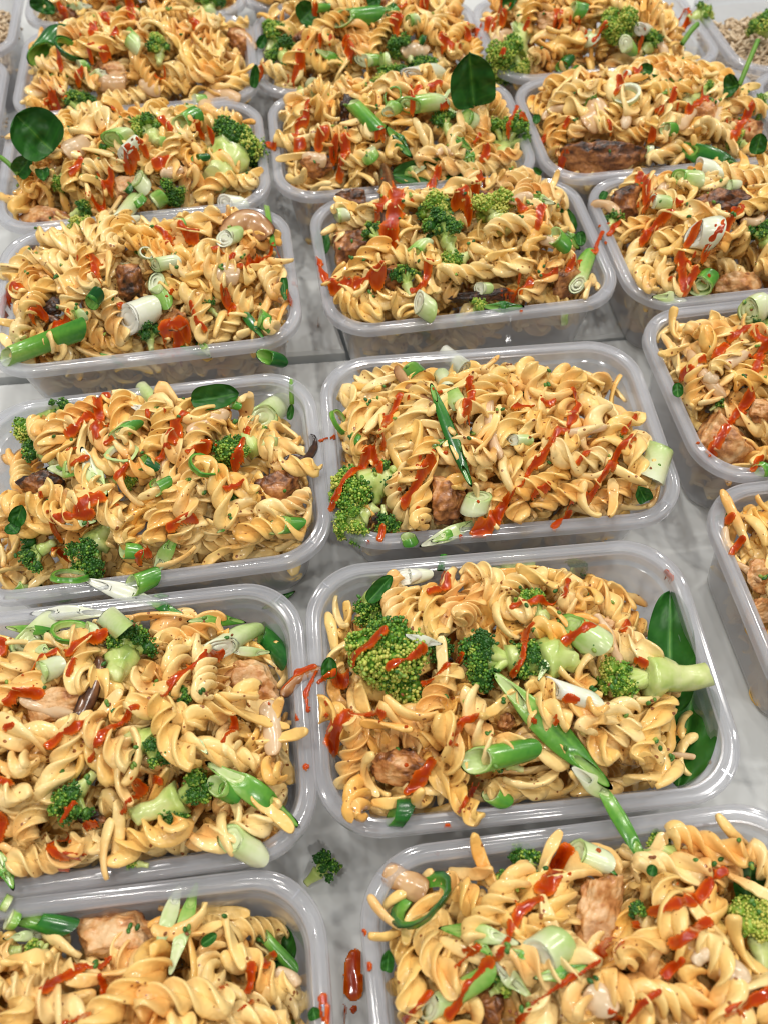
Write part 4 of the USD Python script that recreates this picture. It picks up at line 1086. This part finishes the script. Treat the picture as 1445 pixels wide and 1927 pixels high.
for k in PASTA_BOXES:
    r = np.random.default_rng(hash_seed(k) + 9)
    for n, t in rows(SPIN.get(k, ''), 6):
        if t[0] == 'u':
            continue
        st = (float(t[1]), float(t[2]))
        st = full(n[0], *st) if st[1] else (0, 0)
        spinach(k, full(n[0], n[1], n[2]), full(n[0], n[3], n[4]), n[5] / 2, t[0], st, r)
    for line in ONI.get(k, '').splitlines():
        q = [float(z) for z in line.split()]
        pts = [full(q[0], q[i], q[i + 1]) for i in range(3, len(q), 2)]
        onion(k, pts, q[1] / 2, q[2], r)
    for n, t in rows(SCAL.get(k, ''), 6):
        scallion(k, full(n[0], n[1], n[2]), full(n[0], n[3], n[4]), n[5] / 2, t[0], r)

# the floret that fell on the worktop
tp, te = on_plane(608, 1632, 0.008), on_plane(576, 1664, 0.004)
th = broccoli('L2', 0, 0, 0.0075, 0, 0, 0.0022, 0.85, 5, np.random.default_rng(3), tp, te, where='table')
tag(th, 'small dark broccoli floret fallen on the grey worktop between four containers', 'broccoli')

# ------------------------------------------------------------------ pasta pieces in the scene
proj = lambda p: (((p - CAM) @ C_RIGHT) * FOC / np.maximum((p - CAM) @ -C_BACK, 1e-6) * PW + PW / 2, PH / 2 - ((p - CAM) @ C_UP) * FOC / np.maximum((p - CAM) @ -C_BACK, 1e-6) * PW)
BW, BH = 289, 386
zb = np.full((BH, BW), 1e9)
ib = np.full((BH, BW), -1)
world_pts = [S_MID[sh] @ R.T + p for _, sh, R, p in PIECES]
for n, P in enumerate(world_pts + [o[::2] for o in OTHER]):
    d = (P - CAM) @ -C_BACK
    x, y = proj(P)
    xi, yi = (x / 5).astype(int), (y / 5).astype(int)
    ok = (xi >= 0) & (xi < BW) & (yi >= 0) & (yi < BH)
    xi, yi, d = xi[ok], yi[ok], d[ok]
    better = d < zb[yi, xi]
    zb[yi[better], xi[better]] = d[better]
    ib[yi[better], xi[better]] = n
cnt = np.bincount(ib[ib >= 0], minlength=len(PIECES))[:len(PIECES)]
order = np.argsort(-cnt)
single = set(order[:298].tolist())

for i, (v, f) in enumerate(SHAPES):
    c = stage.CreateClassPrim(f'/World/pasta_kind_{i:03d}')
    c.SetTypeName('Xform')
    part('spiral' if i < 16 else 'twist', v, f, PASTA, c, smooth=True)
for n in sorted(single):
    k, sh, R, p = PIECES[n]
    x = UsdGeom.Xform.Define(stage, path_for('/World', 'pasta_spiral' if sh < 16 else 'pasta_twist'))
    m = np.eye(4); m[:3, :3] = R.T; m[3, :3] = p
    x.AddTransformOp().Set(Gf.Matrix4d(*m.ravel().tolist()))
    x.GetPrim().GetReferences().AddInternalReference(f'/World/pasta_kind_{sh:03d}')
    x.GetPrim().SetInstanceable(True)
    a = R[:, 0]
    sx, sy = a @ C_RIGHT, a @ C_UP
    an = math.degrees(math.atan2(sy, sx)) % 180
    lie = 'pointing at viewer' if math.hypot(sx, sy) < 0.5 else 'lying crosswise' if an < 22 or an > 158 else 'lying lengthwise' if 68 < an < 112 else 'slanting right' if an <= 68 else 'slanting left'
    tag(x.GetPrim(), None, 'pasta', f'fusilli pasta pieces in {PHR[k]}')
    ITEMS.append([x.GetPrim(), k, p, f"{'cream fusilli spiral' if sh < 16 else 'broken fusilli strip'} {lie}"])


def quat(R):
    q = trimesh.transformations.quaternion_from_matrix(np.vstack([np.c_[R, [0, 0, 0]], [0, 0, 0, 1]]))
    return Gf.Quath(*[float(z) for z in q])


def instancer(name, meshes, items, label, cat):
    pi = UsdGeom.PointInstancer.Define(stage, '/World/' + name)
    paths = []
    for i, (v, f, m, sm) in enumerate(meshes):
        paths.append(part('piece', v, f, m, f'/World/{name}', smooth=sm).GetPath())
    pi.CreatePrototypesRel().SetTargets(paths)
    pi.CreateProtoIndicesAttr(Vt.IntArray([int(a) for a, _, _ in items]))
    pi.CreatePositionsAttr(Vt.Vec3fArray.FromNumpy(V3([p for _, _, p in items]).astype(np.float32)))
    pi.CreateOrientationsAttr(Vt.QuathArray([quat(R) for _, R, _ in items]))
    tag(pi.GetPrim(), label, cat, None, 'stuff')


def shown(n):                            # pieces sunk deep in the middle of a heap, out of reach of any view, are left out
    k, sh, R, p = PIECES[n]
    j, i = cells(p)
    return cnt[n] > 0 or p[2] > TF[j, i] - 0.013 or inset_of(k, p) < 0.020


instancer('pasta_heap', [(v, f, PASTA, True) for v, f in SHAPES], [(PIECES[n][1], PIECES[n][2], PIECES[n][3]) for n in range(len(PIECES)) if n not in single and shown(n)],
          'cream fusilli pasta filling the containers below and between the larger pieces', 'pasta')

# brown rice in the corner containers
rr = np.random.default_rng(21)
g = np.array(ICO[1].vertices) * V3([0.0036, 0.00125, 0.00115])
grains = []
for k in ('FL1', 'FL2', 'FR1', 'FR2'):
    for n in range(3200):
        q = rr.uniform(-1, 1, 2) * V3([HA - 0.012, HB - 0.012])
        p = world(k, q)
        j, i = cells(p)
        if inset_of(k, p) < 0.0125:
            continue
        z = TF[j, i] + rr.uniform(-0.006, 0.003)
        grains.append((0, rot_euler(*[np.float64(a) for a in (rr.random() * 6.3, rr.normal() * 0.5, rr.random() * 6)]), V3([*p, z])))
instancer('brown_rice', [(g, np.array(ICO[1].faces), RICE, True)], grains, 'pale brown rice grains heaped in the corner containers', 'rice')
# (the rice stands on a bed of the same rice)
for k in ('FL1', 'FL2', 'FR1', 'FR2'):
    w = window(k)
    pass
p = on_plane(1438, 50, 0.058)
bb = broccoli('FR1', 0, 0, 0.013, 0, 0, 0.006, 0.6, 6, np.random.default_rng(8), p, p + V3([0.006, -0.004, -0.022]), where='rice')
tag(bb, 'green broccoli floret standing in the brown rice in the top right corner', 'broccoli')

# green crumbs of broccoli scattered over the pasta
cr = np.random.default_rng(33)
crumbs = []
for k in PASTA_BOXES:
    for n in range(46):
        p = world(k, cr.uniform(-1, 1, 2) * V3([HA - 0.014, HB - 0.014]))
        j, i = cells(p)
        for _ in range(int(cr.integers(1, 4))):
            crumbs.append((0 if cr.random() < 0.75 else 1, rot_euler(np.float64(cr.random() * 6), np.float64(cr.random()), np.float64(cr.random() * 6)), V3([p[0] + cr.normal() * 0.0009, p[1] + cr.normal() * 0.0009, HF[j, i] + 0.0003])))
cg = np.array(ICO[1].vertices) * V3([0.0013, 0.0009, 0.0008])
CRUMB = mat('green_crumb', {'oi': ('object_info', {}), 'r': ('rgb_ramp', {'ramp': [(0, (0.30, 0.40, 0.06)), (0.4, (0.06, 0.20, 0.03)), (1, (0.02, 0.10, 0.015))]}), 'p': ('principled_bsdf', {'roughness': 0.4})}, [('oi.random', 'r.fac'), ('r.color', 'p.base_color')])
CRUMB2 = mat('brown_crumb', {'p': ('principled_bsdf', {'roughness': 0.5, 'base_color': (0.22, 0.07, 0.02)})})
instancer('broccoli_crumbs', [(cg, np.array(ICO[1].faces), CRUMB, True), (cg * 0.7, np.array(ICO[1].faces), CRUMB2, True)], crumbs, 'tiny green broccoli buds and brown specks scattered over the pasta', 'crumbs')

# ------------------------------------------------------------------ red sauce laid over everything
F = 2
FH = np.zeros((NY * F, NX * F))


def fcells(p):
    return ((p[:, 1] - GY) / G * F).astype(int).clip(0, NY * F - 1), ((p[:, 0] - GX) / G * F).astype(int).clip(0, NX * F - 1)


for n, (k, sh, R, p) in enumerate(PIECES):
    if cnt[n] > 0 or p[2] > 0.045:
        P = S_HI[sh] @ R.T + p
        j, i = fcells(P)
        np.maximum.at(FH, (j, i), P[:, 2])
for P in OTHER:
    j, i = fcells(P)
    np.maximum.at(FH, (j, i), P[:, 2])
FH = np.maximum(FH, np.kron(np.where(HF == RIM_Z, RIM_Z + 0.0002, 0), np.ones((F, F))))
FH = np.maximum(FH, ndi.grey_closing(FH, (3, 3)))
FXY = np.stack(np.meshgrid(GX + (np.arange(NX * F) + 0.5) * G / F, GY + (np.arange(NY * F) + 0.5) * G / F), -1)
FS = ndi.maximum_filter(FH, 3)
CO = FS[::F, ::F][:NY, :NX]


def sauce(k, pts, w, r, label=None):
    P = V3([march(x, y, CO) for x, y in pts])
    if np.ptp(P[:, 2]) > 0.03:
        P = P[P[:, 2] > P[:, 2].max() - 0.03]
    w3 = max(metres(w, P.mean(0)) / 2 * 0.64, 0.00105)
    dense = []
    for a, b in zip(P[:-1], P[1:]):
        nn = max(int(np.linalg.norm((b - a)[:2]) / 0.0007), 2)
        dense.append(a + (b - a) * np.linspace(0, 1, nn)[:, None])
    D = np.vstack(dense) if dense else P
    wid = w3 * (0.34 + 1.45 * noise(np.c_[np.arange(len(D)) * 0.16, 0 * np.arange(len(D)), 0 * np.arange(len(D))] + r.random() * 70))
    if len(D) > 8:                       # splashes beside the stroke
        for _ in range(int(3 + len(D) / 7)):
            b = D[int(r.integers(len(D)))] + V3([*(r.normal(size=2) * w3 * 2.0), 0])
            D, wid = np.vstack([D, b]), np.r_[wid, w3 * r.uniform(0.25, 0.55)]
    lo, hi = D[:, :2].min(0) - w3 * 2.2, D[:, :2].max(0) + w3 * 2.2
    i0, j0 = ((lo - V3([GX, GY])) / G * F).astype(int)
    i1, j1 = ((hi - V3([GX, GY])) / G * F).astype(int) + 1
    i0, j0, i1, j1 = max(i0, 0), max(j0, 0), min(i1, NX * F), min(j1, NY * F)
    xy = FXY[j0:j1, i0:i1]
    if xy.size == 0:
        return
    from scipy.spatial import cKDTree
    best = np.full(xy.shape[:2], 9.0)
    for off in range(len(D)):
        dd = np.hypot(xy[..., 0] - D[off, 0], xy[..., 1] - D[off, 1]) / wid[off]
        best = np.minimum(best, dd)
    best = best + 0.30 * (noise(np.concatenate([xy * 420, 0 * xy[..., :1]], -1) + 7) - 0.5)
    H = ndi.gaussian_filter(ndi.grey_closing(FH[j0:j1, i0:i1], (7, 7)), 1.3)
    H = np.maximum(H, FH[j0:j1, i0:i1] - 0.0002)
    H = ndi.gaussian_filter(np.maximum(H, ndi.gaussian_filter(H, 2.5)), 0.8)
    tk = np.clip(1 - best ** 2, 0, 1)
    zt = H + 0.0011 * np.sqrt(tk) - 0.0004
    mask = best < 1.0
    idx = np.full(mask.shape, -1)
    q = mask[:-1, :-1] & mask[1:, :-1] & mask[:-1, 1:] & mask[1:, 1:]
    zq = np.stack([zt[:-1, :-1], zt[1:, :-1], zt[:-1, 1:], zt[1:, 1:]])
    q &= np.ptp(zq, axis=0) < 0.0048
    if q.sum() < 6:
        return
    usedc = np.zeros(mask.shape, bool)
    for a, b in ((0, 0), (1, 0), (0, 1), (1, 1)):
        usedc[a:mask.shape[0] - 1 + a, b:mask.shape[1] - 1 + b] |= q
    idx[usedc] = np.arange(usedc.sum())
    n = int(usedc.sum())
    top = np.c_[xy[usedc], zt[usedc]]
    bot = np.c_[xy[usedc], zt[usedc] - 0.0012]
    a, b, c, d = idx[:-1, :-1][q], idx[:-1, 1:][q], idx[1:, 1:][q], idx[1:, :-1][q]
    f = np.vstack([np.c_[a, b, c], np.c_[a, c, d]])
    e = np.sort(np.vstack([f[:, [0, 1]], f[:, [1, 2]], f[:, [2, 0]]]), axis=1)
    ed = np.vstack([f[:, [0, 1]], f[:, [1, 2]], f[:, [2, 0]]])
    _, inv, ct = np.unique(e, axis=0, return_inverse=True, return_counts=True)
    be = ed[ct[inv.ravel()] == 1]
    ff = np.vstack([f, f[:, ::-1] + n, np.c_[be[:, 1], be[:, 0], be[:, 0] + n], np.c_[be[:, 1], be[:, 0] + n, be[:, 1] + n]])
    c3 = top.mean(0)
    from scipy.sparse import coo_matrix
    from scipy.sparse.csgraph import connected_components
    nv = 2 * n
    _, lab = connected_components(coo_matrix((np.ones(2 * len(ff)), (np.r_[ff[:, 0], ff[:, 0]], np.r_[ff[:, 1], ff[:, 2]])), shape=(nv, nv)), directed=False)
    av, at = np.vstack([top, bot]), np.r_[tk[usedc], 0.3 * tk[usedc]]
    fl = lab[ff[:, 0]]
    ids, cts = np.unique(fl, return_counts=True)
    if cts.max() < 40:
        return
    o = thing('sauce_drizzle', c3)
    for c in ids[np.argsort(-cts)]:
        fc = ff[fl == c]
        if len(fc) < 40:
            continue
        uu, iv = np.unique(fc, return_inverse=True)
        part('sauce', av[uu], iv.reshape(-1, 3), SAUCE, o, c3, attrs={'thick': at[uu]})
    ln = np.linalg.norm(np.ptp(P, axis=0))
    desc = ('long streak' if ln > 0.022 else 'short streak' if ln > 0.008 else 'small drop') + ' of red chilli sauce'
    if label:
        tag(o, label, 'sauce')
    else:
        note(o, k, c3, desc, 'sauce')


for k in PASTA_BOXES:
    r = np.random.default_rng(hash_seed(k) + 17)
    for line in SAU.get(k, '').splitlines():
        q = [float(z) for z in line.split()]
        pts = [full(q[0], q[i], q[i + 1]) for i in range(2, len(q), 2)]
        if pts[0][0] > -20 and pts[0][1] > -20:
            sauce(k, pts, q[1] / 2, r)

# ------------------------------------------------------------------ labels that tell the pieces apart
RANK = ['first', 'second', 'third', 'fourth', 'fifth', 'sixth', 'seventh', 'eighth', 'ninth', 'tenth', 'eleventh', 'twelfth']
byl = {}
for prim, k, p, desc in ITEMS:
    byl.setdefault((desc, zone(k, p), k), []).append((prim, p))
for (desc, z, k), ps in byl.items():
    base = f'{desc} at {z} of {PHR[k]}'
    if len(ps) == 1:
        tag(ps[0][0], base)
        continue
    ps.sort(key=lambda t: proj(t[1])[0])
    for n, (prim, p) in enumerate(ps):
        pre = 'leftmost' if n == 0 else 'rightmost' if n == len(ps) - 1 else RANK[n] + ' from left'
        tag(prim, f'{pre} {base}' if n in (0, len(ps) - 1) else f'{base}, {pre}')
